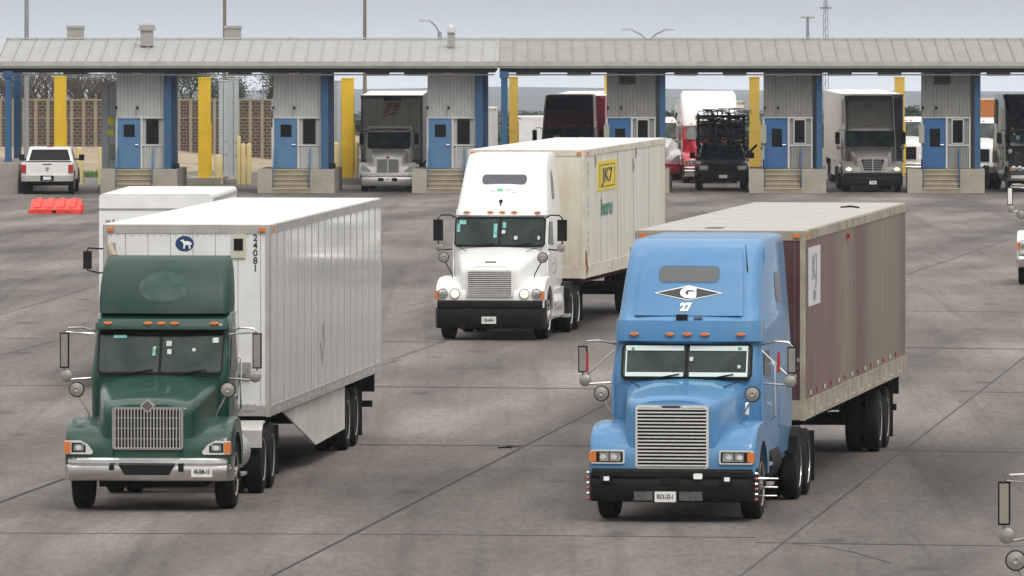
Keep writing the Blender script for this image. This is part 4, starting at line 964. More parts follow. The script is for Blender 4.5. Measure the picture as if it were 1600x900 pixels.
stk_w = mat('sticker_white', (.5, .5, .48), .5, var=.3, scale=20); stk_c = mat('sticker_cyan', (.14, .38, .36), .5, var=.4, scale=12); stk_g = mat('sticker_green', (.1, .45, .25), .5); stk_y = mat('sticker_yellow', (.6, .6, .15), .5)
gp = dict(see=1, paint=green_p, grille=(.53, .92, 1.55), gstyle='v', bumper=(.46, .80, chrome), plate=(.82, .60, '48-BM-10'), bw=1.23, h0=.66, h1=.92, zc=1.97, hz=1.60, ws=(1.99, 2.60, 1.72, 2.02), yc=1.72, yb=3.2,
          front=[(2.66, 2.0), (2.78, 2.08), (2.84, 2.35)], top_hw=1.0, ws_hw=.93, fz=1.36, lz=.95, lamp='taper', tank_y=2.5, rear_axles=(5.3, 6.65), len=7.6, markers=(2.72, None), marker_x=(-.80, -.2, 0, .2, .80),
          bumper_cut=[[(-.42, .70), (.42, .70), (.33, .55), (-.33, .55)], rrect(-.56, -.49, .62, .70, .01), rrect(.47, .55, .60, .72, .01)], visor=(2.63, 2.73, .14, green_p), mirror_out=.42,
          stickers=[(-.62, 2.52, .13, .03, stk_c), (.12, 2.42, .05, .05, stk_w), (.13, 2.30, .04, .05, stk_w), (.82, 2.47, .06, .05, stk_w), (-.10, 2.30, .03, .08, stk_c), (-.09, 2.36, .025, .02, stk_y), (.5, 2.33, .03, .03, stk_w)])
t, yf, cx_, cab = tractor('dark green day cab truck with chrome bumper and plain roof deflector', -5.40, 142.0, .075, gp)
gt = t
# roof deflector, hollow behind, standing on the cab roof
d = M(); rings = []
for z, y, hw_, r_ in ((2.86, 2.18, .98, .12), (3.05, 2.22, .985, .14), (3.3, 2.34, .98, .16), (3.5, 2.52, .97, .2), (3.64, 2.72, .95, .22), (3.70, 2.95, .90, .22)):
    rings.append(hring(z, y, 3.1, hw_, r_, .02, bow=.05))
d.loft(rings); dd = d.build('roof_deflector', mat('deflector_green', (.005, .034, .024), .42, spec=.35, var=.12, coat=.0, dirt=(.06, .09, .075), damt=.5, dscale=1.4), t, 50)
sc = M(); fy = interp([(2.86, 2.18), (3.05, 2.22), (3.3, 2.34), (3.5, 2.52)]); RW = []
for iz in range(15):
    z = 3.02+.46*iz/14; u_ = max(-1, min(1, (z-3.25)/.23)); wd_ = .38*math.sqrt(max(.02, 1-u_*u_)); RW.append([(wd_*(-1+2*ix/12), fy(z)-.05*(1-(wd_*(-1+2*ix/12)/.84)**2)-.006, z) for ix in range(13)])
sc.loft(RW, cap=False, closed=False)
# faded round patch where a decal used to be
sc.build('faded_patch', mat('faded_green', (.012, .045, .033), .5, var=.5, scale=9, dirt=(.012, .062, .043), damt=1, dscale=4), dd)
em = M().onfront([(0, 1.67), (-.11, 1.57), (0, 1.46), (.11, 1.57)], lambda z: .09, .035, .03).build('bonnet_emblem', alu, t)
M().onfront([(0, 1.645), (-.085, 1.57), (0, 1.49), (.085, 1.57)], lambda z: .052, .004, .002).build('emblem_inlay', mat('emblem_dark', (.10, .09, .09), .5), em)
# exhaust stack at the far side
ex = M(); ex.tube([(-.93, 3.5, 1.0), (-.93, 3.5, 3.7), (-.95, 3.55, 3.86)], [.075, .075, .07], 12); ex.build('exhaust_stack', mat('exhaust_tan', (.38, .33, .25), .5, .3, dirt=(.2, .12, .06), damt=.6), t)
gr_ = trailer('long white ribbed van trailer numbered 24081 behind the green truck', -5.03, 148.4, .091, 16.4, 4.08, 1.12, (tw_f, tw_s, roof_w, rail_g, seamd), wheels=(11.7, 12.95), seams=17,
              skirt=([(2.2, 1.10), (3.0, .96), (6.9, .33), (11.2, .38), (11.2, 1.10)], mat('skirt_white', (.66, .65, .60), .5, dirt=(.35, .32, .27), damt=.5, dscale=1.2)), rim='steel')
T_ = gr_
fy = lambda z: 0
o = M().onfront(ell(-.03, 3.78, .145, .12, 24), fy, .004, .01).build('round_emblem', mat('emblem_blue', (.015, .04, .13), .5), T_)
M().onfront([(-.10, 3.83), (-.055, 3.85), (-.04, 3.82), (.03, 3.82), (.07, 3.80), (.09, 3.76), (.06, 3.775), (.06, 3.70), (.04, 3.70), (.03, 3.76), (-.02, 3.76), (-.03, 3.70), (-.05, 3.70), (-.05, 3.78), (-.07, 3.81)], fy, .007, .002).build('running_dog_mark', whiteink, o)
bx = M().box(.70, .92, -.03, .02, 3.56, 3.93).build('nose_box', mat('nose_box_cream', (.55, .55, .42), .5, dirt=(.3, .3, .2), damt=.3), T_, bevel=.012); M().box(.74, .88, -.04, -.028, 3.68, 3.86).build('nose_box_grille', rubber, bx)
for i, ch_ in enumerate('24081'): put_text(ch_, .145, lambda x, y, i=i: (1.07+x, -.006, 3.87-i*.118+y), 'trailer_number', darkink, T_, .003)
gl = M(); gl.box(.72, 1.0, -.07, 0, 1.72, 1.95); gl.tube([(.86, -.07, 1.82), (.86, -.12, 1.82)], .07, 10); gl.build('gladhand_box', mat('connector_box', (.25, .24, .23), .5), T_)
M().box(.78, 1.08, -.02, 0, 1.2, 1.30).build('front_plate', rail_g, T_)
hs = M()
for k, x in enumerate((-.35, -.2, .05)): hs.tube([(x, -2.9, 1.5), (x+.3, -2.2, 1.05+.1*k), (x+.7, -1.0, 1.1), (.86, -.1, 1.75)], .018, 5)
hs.build('air_lines', mat('air_hose', (.05, .05, .05), .6), T_)
sg = M(); px_ = lambda z: 1.3
for i, (y, z) in enumerate([(6.9, 2.0), (7.1, 1.8), (7.25, 1.95), (7.4, 1.7), (7.2, 1.55), (7.0, 1.7), (7.1, 2.3)]): pass
sg.tube([(1.308, 6.9, 2.0), (1.312, 7.2, 1.7), (1.312, 7.5, 1.95), (1.312, 7.3, 2.3), (1.312, 7.25, 1.6)], .005, 4); sg.build('scrape_mark', seamd, T_)

# ---------- blue tractor with the faded maroon trailer
bp = dict(see=1, paint=blue_p, grille=(.535, .78, 1.70), gstyle='h', gbars=17, gframe=polish, gbarmat=polish, bumper=(.30, .78, mat('bumper_black', (.009, .009, .009), .6, spec=.12, var=.2, dirt=(.03, .028, .026), damt=.3, dscale=3)), plate=(-.08, .38, 'RKX-32-1'), bw=1.21, h0=.64, h1=.90,
          zc=2.0, hz=1.78, ridge=.03, ws=(2.03, 2.50, 1.9, 2.08), ws_hw=.95, yc=1.9, yb=6.3, cab_hw=1.11, axle=1.25, fz=1.42, lz=.95, lamp='rect', rcorner=.16, corner=.22, lens=None,
          front=[(2.58, 2.0), (2.86, 2.06), (2.93, 2.18), (3.2, 2.36), (3.5, 2.58), (3.75, 2.80), (3.90, 3.0), (3.97, 3.25)], top_hw=.97, markers=(2.66, None), marker_x=(-.78, -.25, .01, .27, .80), bow=.05, rim='steel', rim2='alu', rear_axles=(6.35, 7.6), len=8.4, guard=black_pl,
          tank_y=3.0, strut=True, mirror_out=.44, visor=(2.56, 2.86, .05, blue_p), tank=black_pl,
          stickers=[(-.475, 2.455, .43, .036, sheen_strip), (.475, 2.455, .43, .036, sheen_strip), (-.475, 2.075, .43, .030, sheen_strip), (.475, 2.075, .43, .030, sheen_strip), (-.895, 2.27, .010, .17, sheen_strip), (.895, 2.27, .010, .17, sheen_strip), (.07, 2.3, .035, .04, stk_w), (.78, 2.19, .03, .03, stk_w), (.78, 2.45, .04, .03, stk_c), (-.8, 2.44, .03, .03, stk_c)],  # the long strips along the pane edges are painted reflection
          bumper_cut=[rrect(-1.03, -.87, .58, .72, .01), rrect(.73, .89, .56, .70, .01), rrect(-.15, .13, .56, .66, .01)])
t, yf, cx_, cab = tractor('bright blue sleeper truck with a G diamond emblem and number 27', 2.31, 139.3, .135, bp)
fp = M()
fp.loft([[(-w_, yf(z)-.05+.12, z), (-w_, yf(z)-.05-.005, z), (-w_+.06, yf(z)-.05-.022, z), (w_-.06, yf(z)-.05-.022, z), (w_, yf(z)-.05-.005, z), (w_, yf(z)-.05+.12, z)] for z, w_ in ((2.93, .80), (3.2, .785), (3.5, .76), (3.75, .73), (3.90, .70))])
fp.build('fairing_panel', blue_p, cab)
fb = lambda z: yf(z)-.075
M().onfront(rrect(-.46, .40, 3.42, 3.63, .07), fb, .006, .02).build('roof_window', grayglass, cab)
M().onfront(rrect(-.48, .42, 3.40, 3.65, .08), fb, .003, .01).build('roof_window_seal', mat('seal_blue_dark', (.05, .10, .18), .5), cab)
em = M().onfront([(-.53, 3.255), (-.02, 3.365), (.49, 3.255), (-.02, 3.15)], fb, .006, .006).build('diamond_emblem', whiteink, t)
M().onfront([(-.49, 3.255), (-.02, 3.352), (.45, 3.255), (-.02, 3.163)], fb, .009, .003).build('emblem_field', darkink, em)
put_text('G', .20, lambda x, y: (-.02+x*1.6, fb(3.255+y)-.016, 3.255+y), 'emblem_letter', whiteink, em, .014)
put_text('27', .15, lambda x, y: (-.045+x*1.05, fb(3.05+y)-.010, 3.05+y), 'fleet_number', whiteink, t, .010)
cmx = M(); cmx.box(-.16, .0, fb(2.88)-.06, fb(2.88)+.05, 2.86, 2.95); cmx.build('roof_camera', rubber, t, bevel=.012)
M().onfront(rrect(.09, .22, 2.88, 2.91, .01), fb, .006, .01).build('name_badge', darkink, t)
bd = M(); bd.onfront(rrect(-.17, .15, 1.645, 1.705, .02), lambda z: .085, .012, .02); bo_ = bd.build('grille_badge', alu, t); M().onfront(rrect(-.14, .12, 1.655, 1.695, .018), lambda z: .07, .004, .004).build('badge_inlay', darkink, bo_)
for i, x in enumerate((-.72, .98)): pass
for s in (-1, 1):
    M().tube([(s*.80+ .1*(s > 0), 2.45, 2.9), (s*.80-(.12 if s > 0 else 0)+.1*(s > 0), 2.75, 3.95 if s > 0 else 3.5)], [.014, .006], 5).build('aerial', black_pl, t) if s > 0 else None
    M().tube([(s*.99, 2.7, 2.85), (s*1.0, 3.3, 3.9)], .010, 5).build('roof_edge_strip', blue_p, t)
    xs = lambda z: cx_(z)
    M().onside(rrect(4.5, 5.1, 3.05, 3.5, .1), xs, .006, .02, s).build('sleeper_window', dglass, cab)
    M().onside(rrect(4.3, 5.4, 1.2, 1.75, .04), xs, .008, .02, s).build('locker_door', blue_p, cab)
    M().onside([(3.42, 1.0), (3.45, 1.0), (3.45, 3.8), (3.42, 3.8)], xs, .004, .01, s).build('body_seam', rubber, cab)
    ck = M()
    for k in range(6): ck.m(k % 2); ck.lathe([(.024, 0), (.018, s*.035), (0, s*.05)], (s*1.215, .12, .34+.075*k), 'x', 8)
    ck.build('bumper_side_lamps', [redl, chrome], t)
    M().onfront(rrect(s*1.42-.09, s*1.42-.045, 2.1, 2.4, .01), lambda z: 1.99, .004, .01).build('reflector_strip', redl, t)
    M().onfront(rrect(s*.80+(-.16 if s < 0 else .0)-.02, s*.80+(-.16 if s < 0 else 0)+.06, .61, .67, .01), lambda z: -.055, .008, .02).build('bumper_lamp', whiteink, t)
    sk = M(); sk.prism([(4.6, .62), (4.6, 1.0), (6.1, 1.0), (6.1, .7)], 'x', *sorted((s*.98, s*1.04))); sk.build('chassis_fairing', blue_p, t, bevel=.02)
for a_, b_ in ((-.54, -.26), (.12, .46)):
    cr = M().box(a_, b_, -.042, -.03, .325, .455)
    cr.build('bumper_tread_plate', mat('dull_tread_plate', (.11, .11, .105), .5, .5, var=.5, scale=18), t)
M().onfront(rrect(.33, .46, .64, .72, .02), lambda z: -.048, .008, .02).build('bumper_sticker', whiteink, t)
M().onside(rrect(1.45, 1.6, 1.5, 1.68, .02), lambda z: .93, .03, .01, 1).build('bonnet_sticker', whiteink, t)
st = M(); st.tube([(1.05, .55, .62), (1.36, .6, .62)], .015, 6)
for k in range(3): st.tube([(1.18, .95+.1*k, .35+.12*k), (1.44, .95+.1*k, .35+.12*k)], .014, 6)
st.build('wheel_nut_spikes', chrome, t)
wv = M(); wv.lathe([(.13, 0), (.142, .012), (.155, 0), (.142, -.012)], (.50, 2.12, 2.22), 'y', 18)

# banded, sun-bleached maroon side
mb_ = bpy.data.materials.new('bleached_maroon_side'); mb_.use_nodes = True; n = mb_.node_tree.nodes; l = mb_.node_tree.links
tcn = n.new('ShaderNodeTexCoord'); sp = n.new('ShaderNodeSeparateXYZ'); l.new(tcn.outputs['Object'], sp.inputs[0])
nz = n.new('ShaderNodeTexNoise'); nz.inputs['Scale'].default_value = 1.2; nz.inputs['Detail'].default_value = 7; mpz = n.new('ShaderNodeMapping'); mpz.inputs['Scale'].default_value = (1, 1.6, .25); l.new(tcn.outputs['Object'], mpz.inputs[0]); l.new(mpz.outputs[0], nz.inputs[0])
md = n.new('ShaderNodeMath'); md.operation = 'MULTIPLY_ADD'; md.inputs[1].default_value = 1/17.; md.inputs[2].default_value = 0; l.new(sp.outputs[1], md.inputs[0])
ad = n.new('ShaderNodeMath'); ad.operation = 'MULTIPLY_ADD'; ad.inputs[1].default_value = .08; l.new(nz.outputs[0], ad.inputs[0]); l.new(md.outputs[0], ad.inputs[2])
cr_ = n.new('ShaderNodeValToRGB'); l.new(ad.outputs[0], cr_.inputs[0]); E_ = cr_.color_ramp.elements
cols = [(0.0, (0.152, 0.076, 0.059)), (0.1, (0.146, 0.073, 0.056)), (0.22, (0.172, 0.09, 0.066)), (0.3, (0.146, 0.073, 0.059)), (0.35, (0.167, 0.126, 0.085)), (0.42, (0.217, 0.17, 0.104)), (0.49, (0.173, 0.126, 0.085)), (0.53, (0.122, 0.061, 0.051)), (0.6, (0.13, 0.067, 0.056)), (0.66, (0.196, 0.153, 0.097)), (0.82, (0.211, 0.17, 0.109)), (0.95, (0.188, 0.146, 0.097)), (1.0, (0.138, 0.095, 0.073))]
E_[0].position = 0; E_[0].color = (*cols[0][1], 1); E_[1].position = 1; E_[1].color = (*cols[-1][1], 1)
for p_, c_ in cols[1:-1]: q_ = E_.new(p_); q_.color = (*c_, 1)
n2 = n.new('ShaderNodeTexNoise'); n2.inputs['Scale'].default_value = 3.5; n2.inputs['Detail'].default_value = 8; mpy = n.new('ShaderNodeMapping'); mpy.inputs['Scale'].default_value = (1, 2, .2); l.new(tcn.outputs['Object'], mpy.inputs[0]); l.new(mpy.outputs[0], n2.inputs[0])
rr = n.new('ShaderNodeMapRange'); rr.inputs[1].default_value = .3; rr.inputs[2].default_value = .7; rr.inputs[3].default_value = .82; rr.inputs[4].default_value = 1.18; l.new(n2.outputs[0], rr.inputs[0])
vs = n.new('ShaderNodeVectorMath'); vs.operation = 'SCALE'; l.new(cr_.outputs[0], vs.inputs[0]); l.new(rr.outputs[0], vs.inputs['Scale']); l.new(vs.outputs[0], n['Principled BSDF'].inputs['Base Color']); n['Principled BSDF'].inputs['Roughness'].default_value = .5
mar_f = mat('dark_maroon_front', (.065, .018, .02), .5, var=.12, dirt=(.13, .09, .08), damt=.5)
rail_b = mat('grimy_cream_rail', (.38, .34, .26), .6, .1, var=.1, dirt=(.14, .11, .06), damt=.8, dscale=1.6)
roof_b = mat('grey_trailer_roof', (.38, .365, .335), .6, var=.07, dirt=(.33, .31, .27), damt=.5, dscale=.8)
bt_ = trailer('sun bleached maroon and beige box trailer behind the blue truck', 3.18, 146.8, .132, 16.9, 4.03, 1.14, (mar_f, mb_, roof_b, rail_b, mat('maroon_seam', (.15, .115, .10), .6)), wheels=(13.0, 14.3), seams=28, seam_t=.0006, rail_h=.30, top_rail=.15, rim='steel')
po = M().onside(rrect(.55, 2.3, 2.85, 3.75, .01), lambda z: 1.3, .012, .005, 1).build('side_poster', mat('poster_white', (.62, .62, .62), .5, dirt=(.45, .43, .43), damt=.4), bt_)
def side_text(s_, size, y0, z0, m_, parent, bold=.0, kx=1.0, off=1.318, nm='lettering'): return put_text(s_, size, lambda x, y: (off, y0+x*kx, z0+y), nm, m_, parent, bold)
side_text('KJ', .55, 1.4, 3.42, mat('poster_grey', (.33, .33, .35), .6), po, .01, 1.5); side_text('ab', .3, 1.4, 3.02, mat('poster_grey', (.3, .3, .3)), po, .005, 1.5)
for i in range(14): M().box(1.31, 1.326, .7+i*1.1, .82+i*1.1, 1.50, 1.56).build('side_reflector', redl if i % 2 else stk_w, bt_)
M().box(1.305, 1.36, 6.6, 6.75, 3.72, 3.80).build('side_marker', redl, bt_)

tr = M(); tr.tube([(.55, 13.4, 4.04), (.65, 13.9, 4.045), (.85, 13.3, 4.04)], .018, 6); tr.build('roof_debris', rubber, bt_)
M().box(-.35, -.1, 1.0, 1.6, 4.03, 4.036).build('roof_patch', darkink, bt_)
for z, s_ in ((2.05, 'NO 118'), (1.93, 'KFX 4'), (1.81, '2 104')): put_text(s_, .09, lambda x, y: (1.10+x*.8, -.006, z+y), 'small_lettering', stk_w, bt_, .001)

# ---------- white sleeper tractor with cream container
cream_s = mat('cream_box_side', (.67, .645, .57), .5, stretch=(1, 1.5, .25), var=.05, dirt=(.46, .40, .29), damt=.5, dscale=1.2, vgrad=(1.1, 2.2, .5))
cream_f = mat('cream_box_front', (.62, .59, .49), .55, stretch=(1, 1, .35), var=.06, dirt=(.36, .25, .13), damt=.7, dscale=1.2, vgrad=(1.1, 2.2, .8))
wp_ = dict(see=1, paint=white_p, grille=(.50, .93, 1.52), gstyle='h', gbars=13, gframe=white_p, gbarmat=polish, bumper=(.26, .86, mat('bumper_black', (.012, .012, .012), .5)), plate=(.0, .44, '108-AM-3'), bw=1.17, h0=.62, h1=.93, zc=1.96, hz=1.62, ws=(1.99, 2.58, 1.85, 2.12), ws_hw=.97, yc=1.85, yb=4.9, cab_hw=1.03, axle=1.2, fz=1.34, lz=1.0,
           lamp='round', lit=True, corner=.26, rcorner=.12, front=[(2.66, 2.12), (2.76, 2.18), (3.0, 2.36), (3.3, 2.60), (3.6, 2.86), (3.78, 3.06), (3.88, 3.3)], top_hw=.87, bow=.05, markers=(2.70, None), marker_x=(-.74, -.22, .04, .3, .8), visor=(2.63, 2.75, .07, white_p), mirror='black', rim='white', rear_axles=(5.0, 6.3), len=7.2, tank=white_p, guard=black_pl, tank_y=2.6, mirror_out=.32,
           stickers=[(-.82, 2.48, .1, .06, stk_c), (-.9, 2.36, .04, .12, stk_c), (-.1, 2.3, .05, .2, stk_c), (.09, 2.42, .05, .08, stk_c), (.08, 2.28, .05, .05, stk_w), (.35, 2.15, .05, .05, stk_w), (.85, 2.15, .03, .05, stk_w)])
t, yf, cx_, cab = tractor('white aerodynamic sleeper truck with black bumper and lit round headlamps', -.49, 205.6, .12, wp_)
fw = lambda z: yf(z)-.05
M().onfront(rrect(-.47, .50, 3.30, 3.50, .08), fw, .006, .02).build('roof_window', mat('violet_glass', (.075, .07, .085), .25), cab)
lg = M(); lg.m(0).onfront(ell(-.06, 3.17, .07, .035), fw, .004, .004); lg.m(1).onfront(ell(.12, 3.18, .08, .022), fw, .004, .004); lg.onfront(ell(-.22, 3.15, .05, .02), fw, .004, .004); lg.onfront(ell(.24, 3.12, .05, .015), fw, .004, .004); lg.build('roof_logo', [stk_g, mat('faint_grey', (.45, .5, .52), .5)], cab)
cm_ = M(); cm_.lathe([(0, -.03), (.04, -.03), (.04, .03), (0, .03)], (-.02, fw(2.93)-.01, 2.93), 'y', 10); cm_.tube([(-.02, fw(2.9)-.01, 2.9), (-.02, fw(2.84)-.01, 2.84)], .015); cm_.build('roof_camera', rubber, cab)
M().onfront(rrect(-.12, .12, 1.66, 1.69, .01), lambda z: .30, .09, .1).build('bonnet_badge', seamd, t)
for s in (-1, 1):
    xs = lambda z: cx_(z)
    M().onside([(3.3, 2.95), (3.75, 2.95), (3.85, 3.35), (3.7, 3.6), (3.5, 3.5)], xs, .006, .05, s).build('sleeper_window', dglass, cab)
    M().onside([(3.25, 1.0), (3.28, 1.0), (3.28, 2.9), (3.25, 2.9)], xs, .004, .01, s).build('body_seam', seamd, cab)
    f_ = M(); f_.prism([(2.1, .38), (2.2, 1.02), (4.6, 1.02), (4.6, .42)], 'x', *sorted((s*.86, s*1.10))); f_.build('chassis_fairing', white_p, t, bevel=.06)
    f_ = M(); f_.box(*sorted((s*.95, s*1.22)), 4.2, 4.8, .35, .42); f_.build('deck_step', alu, t)
M().box(-.62, -.52, -.04, -.02, .24, .34).build('tow_hook', rubber, t)
ct = trailer('cream container trailer with a yellow sign behind the white truck', .31, 211.6, .140, 14.2, 3.97, 1.14, (cream_f, cream_s, roof_w, mat('cream_rail', (.64, .61, .53), .55, dirt=(.33, .2, .1), damt=.7, dscale=2), seamd), wheels=(10.2, 11.5), seams=5, posts=False, rail_h=.28, seam_t=.004,
             chassis_col=mat('rusty_red_chassis', (.13, .025, .022), .7, dirt=(.05, .03, .03), damt=.6))
yo = M().onside(rrect(2.15, 5.4, 3.0, 3.66, .01), lambda z: 1.3, .012, .004, 1).build('yellow_sign', mat('sign_yellow', (.74, .56, .02), .5), ct)
M().onside(rrect(2.45, 5.1, 3.08, 3.58, .01), lambda z: 1.312, .001, .001, 1).build('sign_border', darkink, yo); M().onside(rrect(2.55, 5.0, 3.10, 3.56, .01), lambda z: 1.314, .001, .001, 1).build('sign_field', mat('sign_yellow'  , (.74, .56, .02)), yo)
side_text('JK7', .42, 3.75, 3.33, darkink, yo, .012, 2.9, 1.319)
side_text('here', .52, 3.7, 2.62, mat('faded_green_letters', (.09, .28, .20), .6, var=.5, scale=5), ct, .015, 2.1, 1.316)
for i in range(14): put_text('HZLU 3061 445'[i % 13], .13, lambda x, y: (1.316, .55+x*2, 3.62-.15*i+y), 'container_number', seamd, ct, .003)
ru = mat('rust_streak', (.22, .10, .04), .8, var=.4)
for y, z0_, z1_ in ((.16, 1.15, 1.75), (.3, 1.2, 1.5), (1.7, 3.55, 3.8), (8.8, 3.6, 3.85), (8.3, 3.3, 3.6)):
    s_ = M(); s_.tube([(1.31, y, z1_), (1.312, y+.05, (z0_+z1_)/2), (1.31, y, z0_)], [.015, .04, .01], 5); s_.build('rust_streak', ru if z0_ < 2 else seamd, ct)

# ---------- white box truck hidden behind the green truck's trailer
t = thing('box_truck', 'white box truck hidden except its roof and one black mirror behind the green truck\'s trailer', 'truck', (-6.86, 185, 0), .045)
M().loft([[(x, y, z) for x, z in rrect(-1.1, 1.1, 1.0, 3.65, .07)] for y in (0, 6.2)]).build('cargo_box', mat('box_truck_white', (.72, .72, .71), .4, dirt=(.5, .5, .47), damt=.3), t)
s_ = M(); s_.box(-1.104, 1.104, -.02, .01, 3.345, 3.37)
for x in (-.9, -.82, -.95): s_.box(x-.02, x+.02, -.015, 0, 3.2+x*.1, 3.24+x*.1)
s_.build('box_seam', seamd, t)
for s in (-1, 1): M().box(*sorted((s*1.10, s*1.112)), .05, 6.15, 3.5, 3.57).build('side_trim', rail_g, t)
c_ = M(); c_.loft([hring(z, y, -.15, w__, .12, .05) for z, y, w__ in ((.7, -2.2, .9), (1.3, -2.3, .92), (1.55, -2.1, .92), (1.6, -1.6, .92), (2.3, -1.3, .88), (2.4, -1.1, .84))]); cb = c_.build('cab', white_p, t)
M().onfront(rrect(-.74, .74, 1.65, 2.2, .06), interp([(1.6, -1.6), (2.3, -1.3)]), .01, .02).build('windscreen', dglass, cb)
M().box(-.9, .9, -2.45, -2.3, .45, .75).build('bumper', black_pl, t, bevel=.02)
f_ = M()
for s in (-1, 1): f_.box(s*.45-.05, s*.45+.05, -2.1, 6.1, .75, .98)
f_.box(-.5, .5, -2, -1.9, .78, .95); f_.build('chassis', chassis_m, t)
for s in (-1, 1):
    wheel(t, s*.85, -1.5); wheel(t, s*.8, 4.2, 'steel', True)
    m_ = M(); m_.tube([(s*.85, -1.1, 2.62), (s*1.22, -1.15, 2.64), (s*1.22, -1.15, 2.58), (s*1.22, -1.15, 2.22), (s*1.0, -1.15, 2.16), (s*.85, -1.1, 2.18)], .018, 6)
    mo = m_.build('mirror_bracket', black_pl, t); M().box(s*1.22-.08, s*1.22+.08, -1.22, -1.1, 2.24, 2.58).build('mirror', black_pl, mo, bevel=.04)

# ---------- the drivers of the three front trucks
def driver(parent_root, yc, zc, label, shirt, cap, lean=0):
    vs = [(0, 0, 0), (0, .02, .25), (0, .03, .46), (0, .01, .56), (0, -.01, .64), (0, -.02, .76), (.19, .03, .46), (.27, -.10, .24), (.19, -.38, .20), (.17, -.46, .22), (-.19, .03, .46), (-.28, -.08, .24), (-.20, -.36, .20), (-.17, -.45, .22), (.1, -.05, -.03), (.13, -.42, 0), (-.1, -.05, -.03), (-.13, -.42, 0)]
    es = [(0, 1), (1, 2), (2, 3), (3, 4), (4, 5), (2, 6), (6, 7), (7, 8), (8, 9), (2, 10), (10, 11), (11, 12), (12, 13), (0, 14), (14, 15), (0, 16), (16, 17)]
    rad = [.17, .16, .15, .06, .085, .085, .075, .055, .038, .035, .075, .055, .038, .035, .1, .08, .1, .08]
    me = bpy.data.meshes.new('person'); me.from_pydata([Vector(v) for v in vs], es, [])
    o = link('person', me); md = o.modifiers.new('s', 'SKIN')
    for v, q in zip(me.skin_vertices[0].data, rad): v.radius = (q*1.15, q*.85) if q > .12 else (q, q)
    me.skin_vertices[0].data[0].use_root = True
    o.modifiers.new('d', 'SUBSURF').render_levels = 2; o.modifiers['d'].levels = 2
    bpy.context.view_layer.update(); dg = bpy.context.evaluated_depsgraph_get(); nm = bpy.data.meshes.new_from_object(o.evaluated_get(dg)); bpy.data.objects.remove(o)
    nm.name = 'person'; nm.materials.clear()
    for m_ in (shirt, skin_m): nm.materials.append(m_)
    for f in nm.polygons: f.use_smooth = True; f.material_index = 1 if (f.center.z > .53 or (f.center.y < -.34 and f.center.z > .12)) else 0
    o = link('person', nm); mw = parent_root.matrix_basis; o.location = mw @ Vector((.52, yc+1.32, zc-.42)); o.rotation_euler = parent_root.rotation_euler
    h = M(); h.lathe([(.0, .13), (.05, .125), (.085, .09), (.098, .04), (.095, .0), (.0, .0)], (0, .0, .71), 'z', 14); h.build('hair' if not cap else 'cap', cap or hair_m, o)
    nn_ = M(); nn_.lathe([(0, -.03), (.012, -.02), (.016, 0), (0, 0)], (0, -.10, .69), 'y', 6); nn_.build('nose', skin_m, o)
    for s_ in (-1, 1): M().lathe([(0, -.006), (.011, 0), (0, .006)], (s_*.034, -.098, .725), 'y', 6).build('eye', darkink, o)
    return tag(o, label, 'person')
skin_m = mat('skin', (.36, .20, .13), .6); hair_m = mat('dark_hair', (.02, .015, .012), .8)
bpy.context.view_layer.update()
roots = {o['label'][:6]: o for o in COL.objects if o.type == 'EMPTY' and o.name.startswith('truck_tractor')}
driver(roots['dark g'], 1.72, 1.97, 'driver in a pale shirt behind the green truck\'s windscreen', mat('shirt_pale', (.45, .45, .42), .8), None)
driver(roots['bright'], 1.9, 2.0, 'driver in a blue grey shirt behind the blue truck\'s windscreen', mat('shirt_blue', (.16, .2, .28), .8), None)
driver(roots['white '], 1.85, 1.96, 'driver in a dark cap at the wheel of the white truck', mat('shirt_grey', (.25, .25, .26), .8), mat('dark_cap', (.03, .03, .04), .8))

# ---------- trucks at the booths and beyond
sp_ = dict(paint=grey_p, grille=(.50, .80, 1.43), gstyle='split', gframe=alu, gbarmat=alu, bumper=(.25, .80, alu), bw=1.20, h0=.60, h1=.82, zc=1.85, hz=1.5, ws=(1.93, 2.55, 1.7, 2.0), yc=1.7, yb=3.1, ws_hw=.92, cab_hw=1.0, fz=1.25, lz=.97, roofz=2.72, front=[(2.62, 2.0), (2.74, 2.2)], top_hw=.95, rear_axles=(4.9, 6.2), mirror='black', mirror_out=.2, fmir=0, plate=(0, .52, '7R41'),
           bumper_cut=[rrect(-.42, -.18, .46, .6, .03), rrect(.18, .42, .46, .6, .03)], lamp='swept', visor=(2.62, 2.72, .12, alu))
t, yf, cx_, cab = tractor('small silver white truck with a split grille stopped in the third lane', -5.42, 418.6, .02, sp_)
M().onfront([(0, 1.56), (-.08, 1.5), (0, 1.42), (.08, 1.5)], lambda z: .08, .04, .02).build('grille_badge', redl, t)
grim_f = mat('grey_trailer_front', (.66, .66, .57), .6, dirt=(.2, .19, .16), damt=.5)  # pale grey front wall with scattered dirt
T_ = trailer('grey fronted trailer with orange script letters behind the small silver truck', -5.33, 425.6, .01, 14.5, 4.1, 1.1, (grim_f, mat('dark_side', (.12, .12, .11), .5), roof_w, mat('dark_rail', (.10, .10, .095), .5), seamd), wheels=(11, 12.3), W=2.72)
put_text('JFB', .50, lambda x, y: (.05+x*.95+y*.25, -.02, 3.58+y), 'script_letters', mat('orange_ink', (.45, .14, .03), .6), T_, .018)
M().tube([(-.45, -.025, 3.18), (-.2, -.025, 3.25), (.2, -.025, 3.33)], [.02, .03, .05], 5).build('script_swash', mat('orange_ink', (.45, .14, .03)), T_)
rf_ = M(); rf_.box(-.35, .45, -.25, -.02, 3.86, 4.08); rf_.build('refrigeration_vent', rubber, T_, bevel=.03)

